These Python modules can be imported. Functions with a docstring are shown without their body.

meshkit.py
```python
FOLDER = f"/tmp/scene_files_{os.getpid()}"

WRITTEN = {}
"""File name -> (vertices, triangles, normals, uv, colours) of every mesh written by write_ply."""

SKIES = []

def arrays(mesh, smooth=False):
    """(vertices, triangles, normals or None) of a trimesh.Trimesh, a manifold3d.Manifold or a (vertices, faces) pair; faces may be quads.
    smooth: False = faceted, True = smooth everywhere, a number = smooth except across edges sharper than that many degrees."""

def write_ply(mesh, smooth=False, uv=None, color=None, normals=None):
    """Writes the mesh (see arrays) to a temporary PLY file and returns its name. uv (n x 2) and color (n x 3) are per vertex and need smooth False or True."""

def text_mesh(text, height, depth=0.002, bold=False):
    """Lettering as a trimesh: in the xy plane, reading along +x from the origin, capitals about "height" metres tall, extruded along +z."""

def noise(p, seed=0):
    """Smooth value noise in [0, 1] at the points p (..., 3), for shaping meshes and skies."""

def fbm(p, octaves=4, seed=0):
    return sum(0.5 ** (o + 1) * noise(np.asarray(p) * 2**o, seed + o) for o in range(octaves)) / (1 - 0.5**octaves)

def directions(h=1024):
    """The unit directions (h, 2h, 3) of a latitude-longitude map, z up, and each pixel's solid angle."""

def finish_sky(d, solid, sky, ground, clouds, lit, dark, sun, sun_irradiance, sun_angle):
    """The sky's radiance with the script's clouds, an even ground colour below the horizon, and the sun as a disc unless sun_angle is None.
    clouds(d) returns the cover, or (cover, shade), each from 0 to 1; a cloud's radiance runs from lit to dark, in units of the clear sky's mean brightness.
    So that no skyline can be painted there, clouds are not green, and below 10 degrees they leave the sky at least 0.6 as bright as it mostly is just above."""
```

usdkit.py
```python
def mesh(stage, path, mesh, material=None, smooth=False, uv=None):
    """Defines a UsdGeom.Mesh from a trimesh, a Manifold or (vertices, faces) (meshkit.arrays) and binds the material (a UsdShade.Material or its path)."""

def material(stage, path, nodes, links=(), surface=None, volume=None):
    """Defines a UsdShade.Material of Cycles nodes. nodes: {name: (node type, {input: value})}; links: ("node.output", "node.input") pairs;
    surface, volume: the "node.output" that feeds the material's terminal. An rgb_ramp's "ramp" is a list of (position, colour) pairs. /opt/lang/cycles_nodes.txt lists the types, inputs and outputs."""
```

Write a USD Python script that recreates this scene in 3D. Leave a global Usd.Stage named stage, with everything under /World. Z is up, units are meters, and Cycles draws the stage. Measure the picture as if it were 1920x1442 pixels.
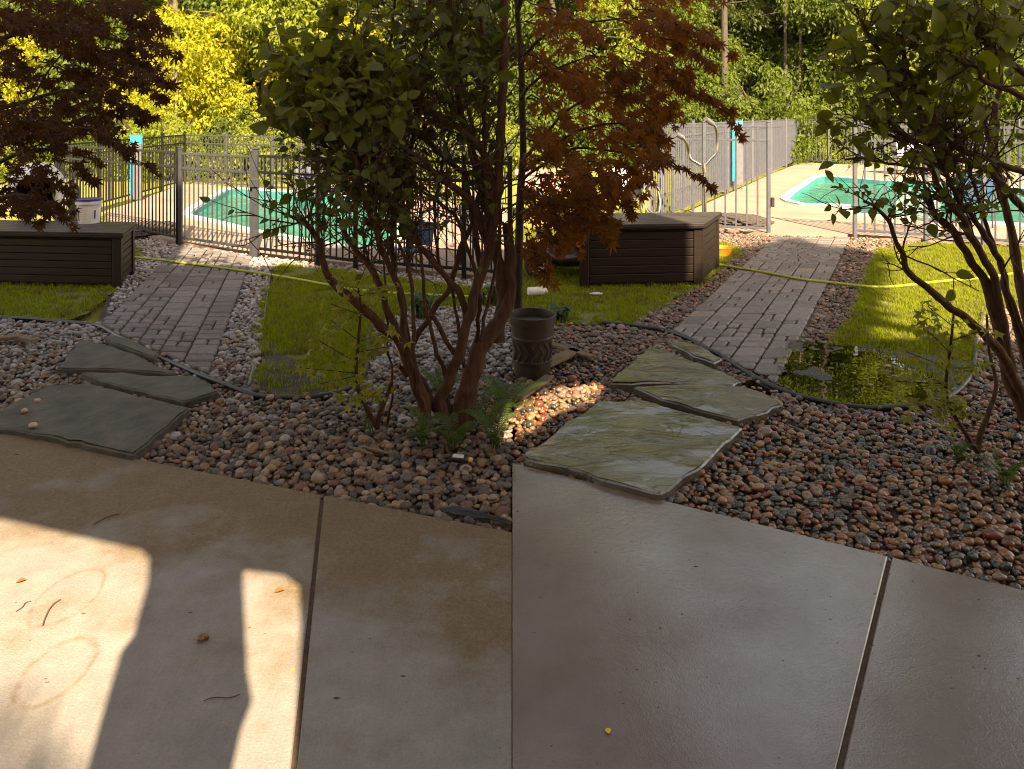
import math, random
import numpy as np, trimesh, usdkit, meshkit
import shapely
from shapely.geometry import Polygon, Point, LineString, MultiPolygon
from shapely import affinity
from scipy.spatial.transform import Rotation as Rot
from pxr import Usd, UsdGeom, UsdLux, UsdShade, Gf, Sdf, Vt

stage = Usd.Stage.CreateInMemory()
UsdGeom.Xform.Define(stage, '/World')
UsdGeom.Scope.Define(stage, '/World/Looks')

# ------------------------------------------------------------------ camera, sky, sun, exposure
F, H, YH, CX = 1400.0, 1.5, 215.0, 960.0          # focal length in pixels of the photo, eye height, horizon row, centre column
EXPOSURE = 2.5
SUN_AZ = math.atan2(0.30, -1.0)                   # towards the sun: behind the viewer, a little right
SUN_EL = math.radians(40)
SKY, SUN = 0.15, 1.25
cam = UsdGeom.Camera.Define(stage, '/World/camera')
cam.CreateHorizontalApertureAttr(36.0)
cam.CreateVerticalApertureAttr(36.0 * 769 / 1024)
cam.CreateFocalLengthAttr(36.0 * F / 1920)
cam.CreateVerticalApertureOffsetAttr(-36.0 * (721 - YH) / 1920)
cam.CreateExposureAttr(EXPOSURE)
cam.AddTranslateOp().Set((0, 0, H))
cam.AddRotateXOp().Set(90)

MATS = {}
def mat(name, nodes, links=(), surface='p.BSDF', **k):
    MATS[name] = usdkit.material(stage, '/World/Looks/' + name, nodes, links, surface=surface, **k)
    return MATS[name]

dome = UsdLux.DomeLight.Define(stage, '/World/sky')
sky_m = usdkit.material(stage, '/World/Looks/sky_look', {
    's': ('sky_texture', {'sky_type': 'single_scattering', 'sun_disc': False, 'sun_elevation': SUN_EL, 'sun_rotation': SUN_AZ}),
    'w': ('mix', {'mix_type': 'multiply', 'fac': 1.0, 'color2': (1.0, 0.67, 0.43)}),
    'b': ('background_shader', {'strength': SKY})}, [('s.color', 'w.color1'), ('w.color', 'b.color')], surface='b.background')
UsdShade.MaterialBindingAPI.Apply(dome.GetPrim()).Bind(sky_m)
SV = np.array([math.sin(SUN_AZ) * math.cos(SUN_EL), math.cos(SUN_AZ) * math.cos(SUN_EL), math.sin(SUN_EL)])
sun = UsdLux.DistantLight.Define(stage, '/World/sun')
sun.CreateIntensityAttr(SUN); sun.CreateAngleAttr(0.5); sun.CreateNormalizeAttr(True); sun.CreateColorAttr((1.0, 0.80, 0.54))
_z = SV; _x = np.cross([0, 0, 1.0], _z); _x /= np.linalg.norm(_x); _y = np.cross(_z, _x)
sun.AddTransformOp().Set(Gf.Matrix4d(*[float(v) for r in (_x, _y, _z) for v in (*r, 0)], 0, 0, 0, 1))
for p, k in ((dome.GetPrim(), 'structure'),):
    p.SetCustomDataByKey('kind', k)

# ------------------------------------------------------------------ helpers
rng = np.random.default_rng(7)
def G(px, py, z=0.0):
    Y = (H - z) * F / (py - YH)
    return np.array([(px - CX) * Y / F, Y, z])
def A(px, py, Y):
    return np.array([(px - CX) * Y / F, Y, H - (py - YH) * Y / F])
def GP(pts, z=0.0):
    return [tuple(G(x, y, z)[:2]) for x, y in pts]

used = {}
def uniq(path):
    n = used.get(path)
    used[path] = 0 if n is None else n + 1
    return path if n is None else '%s_%03d' % (path, used[path])
def tag(o, label=None, cat=None, group=None, kind=None):
    p = o.GetPrim() if hasattr(o, 'GetPrim') else o
    for k, v in (('label', label), ('category', cat), ('group', group), ('kind', kind)):
        if v: p.SetCustomDataByKey(k, v)
    return o
def normals_of(v, f):
    n = np.zeros_like(v); c = np.cross(v[f[:, 1]] - v[f[:, 0]], v[f[:, 2]] - v[f[:, 0]])
    for k in range(3): np.add.at(n, f[:, k], c)
    l = np.linalg.norm(n, axis=1, keepdims=True)
    return np.where(l > 0, n / np.maximum(l, 1e-30), [0, 0, 1.0])
def mesh(name, vf, m, parent=None, smooth=False, **t):
    """One Mesh prim under /World or under a parent."""
    base = '/World' if parent is None else str(parent.GetPath())
    path = uniq(base + '/' + name)
    if isinstance(vf, trimesh.Trimesh) or hasattr(vf, 'to_mesh') or (smooth not in (False, True)):
        g = usdkit.mesh(stage, path, vf, MATS[m], smooth=smooth)
    else:
        v, f = np.asarray(vf[0], float), np.asarray(vf[1], int)
        if f.shape[1] == 4: f = np.vstack([f[:, [0, 1, 2]], f[:, [0, 2, 3]]])
        g = UsdGeom.Mesh.Define(stage, path)
        g.CreatePointsAttr(Vt.Vec3fArray.FromNumpy(v.astype(np.float32)))
        g.CreateFaceVertexCountsAttr(Vt.IntArray.FromNumpy(np.full(len(f), 3, np.int32)))
        g.CreateFaceVertexIndicesAttr(Vt.IntArray.FromNumpy(f.astype(np.int32).ravel()))
        g.CreateSubdivisionSchemeAttr('none')
        if smooth:
            g.CreateNormalsAttr(Vt.Vec3fArray.FromNumpy(normals_of(v, f).astype(np.float32))); g.SetNormalsInterpolation('vertex')
        UsdShade.MaterialBindingAPI.Apply(g.GetPrim()).Bind(MATS[m])
    tag(g, **t)
    return g
def thing(name, label=None, cat=None, group=None, kind=None, loc=None, rz=0, scale=None):
    x = UsdGeom.Xform.Define(stage, uniq('/World/' + name))
    if loc is not None: x.AddTranslateOp().Set(tuple(float(c) for c in loc))
    if rz: x.AddRotateZOp().Set(float(rz))
    if scale is not None: x.AddScaleOp().Set(tuple(float(c) for c in np.broadcast_to(scale, 3)))
    tag(x, label, cat, group, kind)
    return x
def copy_of(proto, name, label, cat, group, loc, rz=0, scale=1.0):
    x = thing(name, label, cat, group, None, loc, rz, scale)
    x.GetPrim().GetReferences().AddInternalReference(proto)
    x.GetPrim().SetInstanceable(True)
    return x
def cat(*parts):
    vs, fs, n = [], [], 0
    for v, f in parts:
        v, f = np.asarray(v, float), np.asarray(f, int)
        if f.shape[1] == 4: f = np.vstack([f[:, [0, 1, 2]], f[:, [0, 2, 3]]])
        vs.append(v); fs.append(f + n); n += len(v)
    return np.vstack(vs), np.vstack(fs)
def tri(m): return np.array(m.vertices), np.array(m.faces)
def tube(pts, r, sides=8, caps=True):
    p = np.asarray(pts, float); n = len(p)
    r = np.broadcast_to(np.asarray(r, float), (n,))
    t = np.gradient(p, axis=0); t /= np.linalg.norm(t, axis=1, keepdims=True) + 1e-12
    a = np.zeros_like(p); ref = np.array([0, 0, 1.0]) if abs(t[0, 2]) < 0.9 else np.array([1.0, 0, 0])
    for i in range(n):
        ref = ref - t[i] * (ref @ t[i]); ref /= np.linalg.norm(ref) + 1e-12; a[i] = ref
    b = np.cross(t, a); ang = np.arange(sides) * 2 * np.pi / sides
    v = p[:, None] + r[:, None, None] * (np.cos(ang)[None, :, None] * a[:, None] + np.sin(ang)[None, :, None] * b[:, None])
    i, j = np.meshgrid(np.arange(n - 1), np.arange(sides), indexing='ij'); k = (j + 1) % sides
    q = np.stack([i * sides + j, i * sides + k, (i + 1) * sides + k, (i + 1) * sides + j], -1).reshape(-1, 4)
    f = np.vstack([q[:, [0, 1, 2]], q[:, [0, 2, 3]]])
    v = v.reshape(-1, 3)
    if caps:
        v = np.vstack([v, p[0], p[-1]]); c0, c1 = len(v) - 2, len(v) - 1; s = np.arange(sides); s1 = (s + 1) % sides
        f = np.vstack([f, np.stack([s1, s, np.full(sides, c0)], 1), np.stack([(n - 1) * sides + s, (n - 1) * sides + s1, np.full(sides, c1)], 1)])
    return v, f
def smooth_line(pts, per=6):
    p = np.asarray(pts, float)
    if len(p) < 3:
        t = np.linspace(0, 1, per + 1)[:, None]; return p[0] * (1 - t) + p[-1] * t
    q = np.vstack([2 * p[0] - p[1], p, 2 * p[-1] - p[-2]]); out = []
    for i in range(1, len(q) - 2):
        t = np.linspace(0, 1, per, endpoint=False)[:, None]
        out.append(0.5 * (2 * q[i] + (q[i + 1] - q[i - 1]) * t + (2 * q[i - 1] - 5 * q[i] + 4 * q[i + 1] - q[i + 2]) * t ** 2 + (3 * q[i] - q[i - 1] - 3 * q[i + 1] + q[i + 2]) * t ** 3))
    return np.vstack(out + [p[-1:]])
_cb = {}
def cbox(o, ea, eb, ec, ch=0.004):
    """Box with chamfered edges: corner o and three edge vectors."""
    o, E = np.asarray(o, float), np.array([ea, eb, ec], float)
    if np.linalg.det(E) < 0: o, E = o + E[0], E * np.array([[-1], [1], [1]])
    L = np.linalg.norm(E, axis=1); c = np.minimum(ch / L, 0.45)
    key = tuple(np.round(c, 4))
    if key not in _cb:
        pts = []
        for s in np.ndindex(2, 2, 2):
            for k in range(3):
                pts.append([(si if i == k else (ci if si == 0 else 1 - ci)) for i, (si, ci) in enumerate(zip(s, c))])
        h = trimesh.convex.convex_hull(np.array(pts)); _cb[key] = tri(h)
    v, f = _cb[key]
    return o + v @ E, f
def prism(poly, z0, z1, ch=0.0, chz=None):
    """Vertical prism over a shapely polygon, its top edge chamfered by ch."""
    poly = shapely.geometry.polygon.orient(poly)
    if ch <= 0 or poly.interiors:
        m = trimesh.creation.extrude_polygon(poly, z1 - z0, engine='earcut'); m.apply_translation([0, 0, z0]); return tri(m)
    c = np.array(poly.exterior.coords)[:-1]; n = len(c)
    d = np.roll(c, -1, 0) - c; d /= np.linalg.norm(d, axis=1, keepdims=True) + 1e-12
    nr = np.stack([-d[:, 1], d[:, 0]], 1); pr = np.roll(nr, 1, 0)
    b = nr + pr; k = ch / np.maximum(1 + (nr * pr).sum(1), 0.35)
    ins = c + b * k[:, None]
    ring = lambda q, z: np.column_stack([q, np.full(n, z)])
    v = np.vstack([ring(c, z0), ring(c, z1 - (chz or ch)), ring(ins, z1)])
    s = np.arange(n); s1 = (s + 1) % n; f = []
    for a in (0, 1):
        f.append(np.stack([a * n + s, a * n + s1, (a + 1) * n + s1], 1)); f.append(np.stack([a * n + s, (a + 1) * n + s1, (a + 1) * n + s], 1))
    tv, tf = trimesh.creation.triangulate_polygon(Polygon(ins), engine='earcut')
    w = np.array([np.argmin(((ins - x) ** 2).sum(1)) for x in np.asarray(tv)]); tf = w[tf]
    e1, e2 = ins[tf[:, 1]] - ins[tf[:, 0]], ins[tf[:, 2]] - ins[tf[:, 0]]; ar = e1[:, 0] * e2[:, 1] - e1[:, 1] * e2[:, 0]
    f.append(np.where((ar > 0)[:, None], tf, tf[:, ::-1]) + 2 * n)
    return v, np.vstack(f)
def sheet(poly, z, cut=0.0):
    """Flat sheet over a polygon, optionally cut into cells."""
    out = []
    for g in getattr(poly, 'geoms', [poly]):
        if g.is_empty or g.geom_type != 'Polygon': continue
        tv, tf = trimesh.creation.triangulate_polygon(g, engine='earcut')
        tv = np.asarray(tv); a = tv[tf]; ar = np.cross(a[:, 1] - a[:, 0], a[:, 2] - a[:, 0])
        tf = np.where((ar > 0)[:, None], tf, np.asarray(tf)[:, ::-1])
        out.append((np.column_stack([tv, np.full(len(tv), z)]), tf))
    return cat(*out)
def lathe(profile, n=32):
    p = np.asarray(profile, float); a = np.arange(n) * 2 * np.pi / n; m = len(p)
    v = np.stack([p[:, 0][:, None] * np.cos(a), p[:, 0][:, None] * np.sin(a), np.repeat(p[:, 1][:, None], n, 1)], -1).reshape(-1, 3)
    i, j = np.meshgrid(np.arange(m - 1), np.arange(n), indexing='ij'); k = (j + 1) % n
    q = np.stack([i * n + j, i * n + k, (i + 1) * n + k, (i + 1) * n + j], -1).reshape(-1, 4)
    return v, np.vstack([q[:, [0, 1, 2]], q[:, [0, 2, 3]]])
def moved(vf, M=None, t=(0, 0, 0)):
    v, f = vf; v = np.asarray(v, float)
    if M is not None: v = v @ np.asarray(M, float).T
    return v + np.asarray(t, float), f
def rotm(*a): return Rot.from_euler('xyz', a, degrees=True).as_matrix()
def frames(d, n):
    """Matrices (k,3,3) with columns side, d, normal."""
    d = d / (np.linalg.norm(d, axis=1, keepdims=True) + 1e-12)
    s = np.cross(d, n); s /= np.linalg.norm(s, axis=1, keepdims=True) + 1e-12
    return np.stack([s, d, np.cross(s, d)], 2)
def place(base, pos, M, size):
    """All copies of a small mesh as one (v, f) plus the single ones on request."""
    bv, bf = base
    v = np.einsum('kij,vj->kvi', M * np.asarray(size)[:, None, None], bv) + pos[:, None]
    f = bf[None] + (np.arange(len(pos)) * len(bv))[:, None, None]
    return v, f.reshape(-1, bf.shape[1])
def scatter_parts(parent, part, stuff, base, pos, M, size, m, most=300, smooth=False, eye=np.array([0, 0, H]), view=None):
    """The ones that show largest become parts, the rest one part."""
    if len(pos) == 0: return
    key = np.asarray(size) / np.linalg.norm(pos - eye, axis=1)
    px = CX + F * pos[:, 0] / pos[:, 1]; py = YH + F * (H - pos[:, 2]) / pos[:, 1]
    inside = (px > 0) & (px < 1920) & (py > 0) & (py < 1442)
    order = np.argsort(-(key + inside * 10)); v, _ = place(base, pos, M, size); bf = base[1]
    mm = m if isinstance(m, list) else [m]
    for k in order[:most]:
        mesh(part, (v[k], bf), mm[k % len(mm)], parent, smooth=smooth)
    rest = order[most:]
    for j, mn in enumerate(mm):
        r = [k for k in rest if k % len(mm) == j]
        if r:
            vv = v[r].reshape(-1, 3); ff = bf[None] + (np.arange(len(r)) * len(base[0]))[:, None, None]
            mesh(stuff, (vv, ff.reshape(-1, 3)), mn, parent, smooth=smooth, kind='stuff')
def instancer(name, protos, idx, pos, quat, scale, parent=None, **t):
    """protos: list of ((v, f), material, smooth). quat as x, y, z, w."""
    base = '/World' if parent is None else str(parent.GetPath())
    pi = UsdGeom.PointInstancer.Define(stage, uniq(base + '/' + name))
    rel = pi.CreatePrototypesRel()
    for k, (vf, m, sm) in enumerate(protos):
        rel.AddTarget(mesh('piece', vf, m, pi, smooth=sm).GetPath())
    pi.CreateProtoIndicesAttr(Vt.IntArray.FromNumpy(np.asarray(idx, np.int32)))
    pi.CreatePositionsAttr(Vt.Vec3fArray.FromNumpy(np.asarray(pos, np.float32)))
    pi.CreateOrientationsAttr(Vt.QuathArray([Gf.Quath(float(q[3]), float(q[0]), float(q[1]), float(q[2])) for q in quat]))
    s = np.asarray(scale, np.float32); s = np.repeat(s[:, None], 3, 1) if s.ndim == 1 else s
    pi.CreateScalesAttr(Vt.Vec3fArray.FromNumpy(np.ascontiguousarray(s)))
    tag(pi, **t)
    return pi
def sample(poly, n, r):
    """n random points in a polygon, even in area."""
    x0, y0, x1, y1 = poly.bounds; out = np.zeros((0, 2))
    prep = shapely.prepare(poly)
    while len(out) < n:
        q = r.uniform([x0, y0], [x1, y1], (max(4 * n, 2000), 2))
        out = np.vstack([out, q[shapely.contains_xy(poly, q[:, 0], q[:, 1])]])
    return out[:n]
def yaw_quat(r, n, tilt=0.0):
    return Rot.from_euler('zxy', np.column_stack([r.uniform(0, 360, n), r.normal(0, tilt, n), r.normal(0, tilt, n)]), degrees=True).as_quat()

# ------------------------------------------------------------------ materials
def speckled(name, c1, c2, scale=20, rough=0.7, bump=0.3, bscale=80, coord='g.position', spec=0.5, detail=6, bdist=0.01, coat=0.0, rnd=None, extra=None, crough=0.05):
    nodes = {'g': ('geometry', {}), 'n': ('noise_texture', {'scale': scale, 'detail': detail, 'roughness': 0.65}), 'r': ('rgb_ramp', {'ramp': [(0.3, c1), (0.7, c2)]}),
             'n2': ('noise_texture', {'scale': bscale, 'detail': 5.0}), 'b': ('bump', {'strength': bump, 'distance': bdist}),
             'p': ('principled_bsdf', {'roughness': rough, 'specular_ior_level': spec, 'coat_weight': coat, 'coat_roughness': crough})}
    links = [(coord, 'n.vector'), (coord, 'n2.vector'), ('n.fac', 'r.fac'), ('n2.fac', 'b.height'), ('b.normal', 'p.normal')]
    if rnd:
        nodes.update({'o': ('object_info', {}), 'mr': ('map_range', {'to_min': rnd[0], 'to_max': rnd[1]}), 'h': ('hsv', {'saturation': 1.0})})
        links += [('o.random', 'mr.value'), ('mr.result', 'h.value'), ('r.color', 'h.color'), ('h.color', 'p.base_color')]
    else:
        links += [('r.color', 'p.base_color')]
    if coat: links.append(('b.normal', 'p.coat_normal'))
    return mat(name, nodes, links)
def leafmat(name, ramp, trans=(0.1, 0.12, 0.01), fac=0.35, rough=0.45, spec=0.4):
    mat(name, {'g': ('geometry', {}), 'r': ('rgb_ramp', {'ramp': ramp}), 'p': ('principled_bsdf', {'roughness': rough, 'specular_ior_level': spec}),
               'h': ('hsv', {'saturation': 1.15, 'value': 1.4}), 't': ('translucent_bsdf', {}), 'm': ('mix_closure', {'fac': fac})},
        [('g.random_per_island', 'r.fac'), ('r.color', 'p.base_color'), ('r.color', 'h.color'), ('h.color', 't.color'), ('p.BSDF', 'm.closure1'), ('t.BSDF', 'm.closure2')], surface='m.closure')
def plain(name, c, rough=0.5, metal=0.0, spec=0.5, coat=0.0):
    return mat(name, {'g': ('geometry', {}), 'n': ('noise_texture', {'scale': 14.0, 'detail': 6.0}), 'r': ('rgb_ramp', {'ramp': [(0.25, [x * 0.8 for x in c]), (0.75, [min(1, x * 1.12) for x in c])]}),
                      'mr': ('map_range', {'to_min': rough * 0.8, 'to_max': min(1, rough * 1.25)}),
                      'p': ('principled_bsdf', {'metallic': metal, 'specular_ior_level': spec, 'coat_weight': coat})},
               [('g.position', 'n.vector'), ('n.fac', 'r.fac'), ('r.color', 'p.base_color'), ('n.fac', 'mr.value'), ('mr.result', 'p.roughness')])

# dry concrete: brushed, algae-brown towards its outer edge, water rings and specks
edgeL = (G(0, 810)[:2], G(960, 997)[:2])
_d = (edgeL[1] - edgeL[0]) / np.linalg.norm(edgeL[1] - edgeL[0]); _n = np.array([_d[1], -_d[0]])   # towards the house
def ring_nodes(nodes, links, k, c, r0, w):
    nodes.update({f'rv{k}': ('vector_math', {'math_type': 'subtract', 'vector2': (c[0], c[1], 0)}), f'rs{k}': ('vector_math', {'math_type': 'multiply', 'vector2': (1, 0.62, 0)}),
                  f'rl{k}': ('vector_math', {'math_type': 'length'}), f'ra{k}': ('math', {'math_type': 'subtract', 'value2': r0}), f'rb{k}': ('math', {'math_type': 'absolute'}),
                  f'rm{k}': ('map_range', {'from_min': 0.0, 'from_max': w, 'to_min': 1.0, 'to_max': 0.0, 'clamp': True})})
    links += [('wob.vector', f'rv{k}.vector1'), (f'rv{k}.vector', f'rs{k}.vector1'), (f'rs{k}.vector', f'rl{k}.vector1'), (f'rl{k}.value', f'ra{k}.value1'), (f'ra{k}.value', f'rb{k}.value1'), (f'rb{k}.value', f'rm{k}.value')]
nodes = {'g': ('geometry', {}),
  'wn': ('noise_texture', {'scale': 9.0, 'detail': 4.0}), 'ws': ('vector_math', {'math_type': 'scale', 'scale': 0.03}), 'wob': ('vector_math', {'math_type': 'add'}),
  'base': ('noise_texture', {'scale': 3.0, 'detail': 8.0, 'roughness': 0.7}), 'br': ('rgb_ramp', {'ramp': [(0.25, (0.15, 0.134, 0.116)), (0.5, (0.188, 0.168, 0.147)), (0.75, (0.22, 0.20, 0.178))]}),
  'dot': ('vector_math', {'math_type': 'dot_product', 'vector2': (float(_n[0]), float(_n[1]), 0)}), 'sub': ('math', {'math_type': 'subtract', 'value2': float(edgeL[0] @ _n)}),
  'an': ('noise_texture', {'scale': 2.6, 'detail': 6.0, 'roughness': 0.6}), 'am': ('math', {'math_type': 'multiply_add', 'value2': 2.2, 'value3': -1.1}), 'aa': ('math', {'math_type': 'add'}),
  'ar': ('map_range', {'from_min': 0.30, 'from_max': 0.80, 'to_min': 1.0, 'to_max': 0.0, 'clamp': True}),
  'fn': ('noise_texture', {'scale': 70.0, 'detail': 5.0, 'roughness': 0.8}), 'fr': ('map_range', {'from_min': 0.35, 'from_max': 0.65, 'to_min': 0.55, 'to_max': 1.0, 'clamp': True}), 'af': ('math', {'math_type': 'multiply'}),
  'alg': ('mix', {'mix_type': 'mix', 'color2': (0.11, 0.066, 0.019)}),
  'ringsum': ('math', {'math_type': 'maximum'}), 'ringf': ('math', {'math_type': 'multiply', 'value2': 0.6}), 'rmix': ('mix', {'mix_type': 'mix', 'color2': (0.12, 0.075, 0.03)}),
  'pg': ('noise_texture', {'scale': 130.0, 'detail': 5.0, 'roughness': 0.8}), 'pr': ('map_range', {'from_min': 0.3, 'from_max': 0.7, 'to_min': 0.80, 'to_max': 1.16}), 'pm': ('noise_texture', {'scale': 11.0, 'detail': 7.0, 'roughness': 0.75}), 'pmr': ('map_range', {'from_min': 0.3, 'from_max': 0.7, 'to_min': 0.86, 'to_max': 1.12}), 'pp': ('math', {'math_type': 'multiply'}), 'pl': ('math', {'math_type': 'multiply'}),
  'rn': ('noise_texture', {'scale': 30.0, 'detail': 6.0}), 'rr': ('map_range', {'from_min': 0.35, 'from_max': 0.6, 'to_min': 0.1, 'to_max': 1.0, 'clamp': True}), 'rq': ('math', {'math_type': 'multiply'}),
  'sp': ('voronoi_texture', {'scale': 42.0}), 'spm': ('map_range', {'from_min': 0.045, 'from_max': 0.07, 'to_min': 0.75, 'to_max': 0.0, 'clamp': True}),
  'spc': ('separate_color', {}), 'spt': ('math', {'math_type': 'greater_than', 'value2': 0.86}), 'spf': ('math', {'math_type': 'multiply'}), 'smix': ('mix', {'mix_type': 'mix', 'color2': (0.06, 0.035, 0.02)}),
  'brush': ('mapping', {'scale': (220.0, 9.0, 1.0), 'rotation': (0, 0, 0.07)}), 'bn': ('noise_texture', {'scale': 1.0, 'detail': 3.0}),
  'gr': ('noise_texture', {'scale': 160.0, 'detail': 4.0}), 'hs': ('math', {'math_type': 'multiply_add', 'value2': 1.6}),
  'bmp': ('bump', {'strength': 0.35, 'distance': 0.004}),
  'lv': ('map_range', {'from_min': 0.3, 'from_max': 0.7, 'to_min': 0.96, 'to_max': 1.04}), 'lm': ('hsv', {}),
  'p': ('principled_bsdf', {'roughness': 0.75, 'specular_ior_level': 0.35})}
links = [('g.position', 'wn.vector'), ('wn.color', 'ws.vector1'), ('ws.vector', 'wob.vector1'), ('g.position', 'wob.vector2'), ('g.position', 'base.vector'), ('base.fac', 'br.fac'),
  ('g.position', 'dot.vector1'), ('dot.value', 'sub.value1'), ('g.position', 'an.vector'), ('an.fac', 'am.value1'), ('sub.value', 'aa.value1'), ('am.value', 'aa.value2'), ('aa.value', 'ar.value'),
  ('g.position', 'fn.vector'), ('fn.fac', 'fr.value'), ('ar.result', 'af.value1'), ('fr.result', 'af.value2'), ('af.value', 'alg.fac'), ('br.color', 'alg.color1'),
  ('g.position', 'sp.vector'), ('sp.distance', 'spm.value'), ('sp.color', 'spc.color'), ('spc.r', 'spt.value1'), ('spt.value', 'spf.value1'), ('spm.result', 'spf.value2'),
  ('alg.color', 'rmix.color1'), ('rq.value', 'rmix.fac'), ('rmix.color', 'smix.color1'), ('spf.value', 'smix.fac'),
  ('g.position', 'brush.vector'), ('brush.vector', 'bn.vector'), ('g.position', 'gr.vector'), ('gr.fac', 'hs.value1'), ('bn.fac', 'hs.value3'), ('hs.value', 'bmp.height'), ('bmp.normal', 'p.normal'),
  ('bn.fac', 'lv.value'), ('g.position', 'pg.vector'), ('pg.fac', 'pr.value'), ('g.position', 'pm.vector'), ('pm.fac', 'pmr.value'), ('pr.result', 'pp.value1'), ('pmr.result', 'pp.value2'), ('lv.result', 'pl.value1'), ('pp.value', 'pl.value2'), ('pl.value', 'lm.value'), ('g.position', 'rn.vector'), ('rn.fac', 'rr.value'), ('ringf.value', 'rq.value1'), ('rr.result', 'rq.value2'), ('smix.color', 'lm.color'), ('lm.color', 'p.base_color')]
ring_nodes(nodes, links, 0, G(142, 1112), 0.085, 0.008); ring_nodes(nodes, links, 1, G(122, 1250), 0.08, 0.012)
links += [('rm0.result', 'ringsum.value1'), ('rm1.result', 'ringsum.value2'), ('ringsum.value', 'ringf.value1')]
mat('dry_concrete', nodes, links)
# wet concrete: darker, a film of water whose gloss comes and goes
mat('wet_concrete', {'g': ('geometry', {}), 'n': ('noise_texture', {'scale': 2.2, 'detail': 10.0, 'roughness': 0.72}),
  'r': ('rgb_ramp', {'ramp': [(0.3, (0.105, 0.068, 0.052)), (0.45, (0.128, 0.094, 0.072)), (0.6, (0.14, 0.106, 0.083)), (0.75, (0.165, 0.13, 0.105))]}),
  'wn': ('noise_texture', {'scale': 1.3, 'detail': 3.0}), 'cw': ('map_range', {'from_min': 0.40, 'from_max': 0.58, 'to_min': 0.0, 'to_max': 1.0, 'clamp': True}), 'cn': ('noise_texture', {'scale': 1.1, 'detail': 4.0, 'roughness': 0.6}), 'wr': ('map_range', {'from_min': 0.35, 'from_max': 0.65, 'to_min': 0.10, 'to_max': 0.26, 'clamp': True}),
  'n2': ('noise_texture', {'scale': 190.0, 'detail': 3.0}), 'n3': ('noise_texture', {'scale': 45.0, 'detail': 3.0}), 'a': ('math', {'math_type': 'add'}), 'b': ('bump', {'strength': 0.4, 'distance': 0.0025}),
  'sp': ('voronoi_texture', {'scale': 45.0}), 'spm': ('map_range', {'from_min': 0.04, 'from_max': 0.06, 'to_min': 0.8, 'to_max': 0.0, 'clamp': True}), 'spc': ('separate_color', {}), 'spt': ('math', {'math_type': 'greater_than', 'value2': 0.9}), 'spf': ('math', {'math_type': 'multiply'}), 'smix': ('mix', {'color2': (0.05, 0.025, 0.015)}),
  'p': ('principled_bsdf', {'specular_ior_level': 1.0, 'coat_roughness': 0.13, 'coat_ior': 1.55})},
  [('g.position', 'n.vector'), ('n.fac', 'r.fac'), ('g.position', 'wn.vector'), ('wn.fac', 'wr.value'), ('wr.result', 'p.roughness'), ('g.position', 'cn.vector'), ('cn.fac', 'cw.value'), ('cw.result', 'p.coat_weight'), ('g.position', 'n2.vector'), ('g.position', 'n3.vector'), ('n2.fac', 'a.value1'), ('n3.fac', 'a.value2'), ('a.value', 'b.height'), ('b.normal', 'p.normal'), ('b.normal', 'p.coat_normal'),
   ('g.position', 'sp.vector'), ('sp.distance', 'spm.value'), ('sp.color', 'spc.color'), ('spc.r', 'spt.value1'), ('spt.value', 'spf.value1'), ('spm.result', 'spf.value2'), ('spf.value', 'smix.fac'), ('r.color', 'smix.color1'), ('smix.color', 'p.base_color')])
speckled('joint_filler', (0.03, 0.018, 0.01), (0.08, 0.045, 0.025), scale=60, rough=0.9)
speckled('soil', (0.022, 0.016, 0.011), (0.07, 0.052, 0.036), scale=14, rough=0.95, bump=0.8, bscale=60, bdist=0.02)
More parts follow.
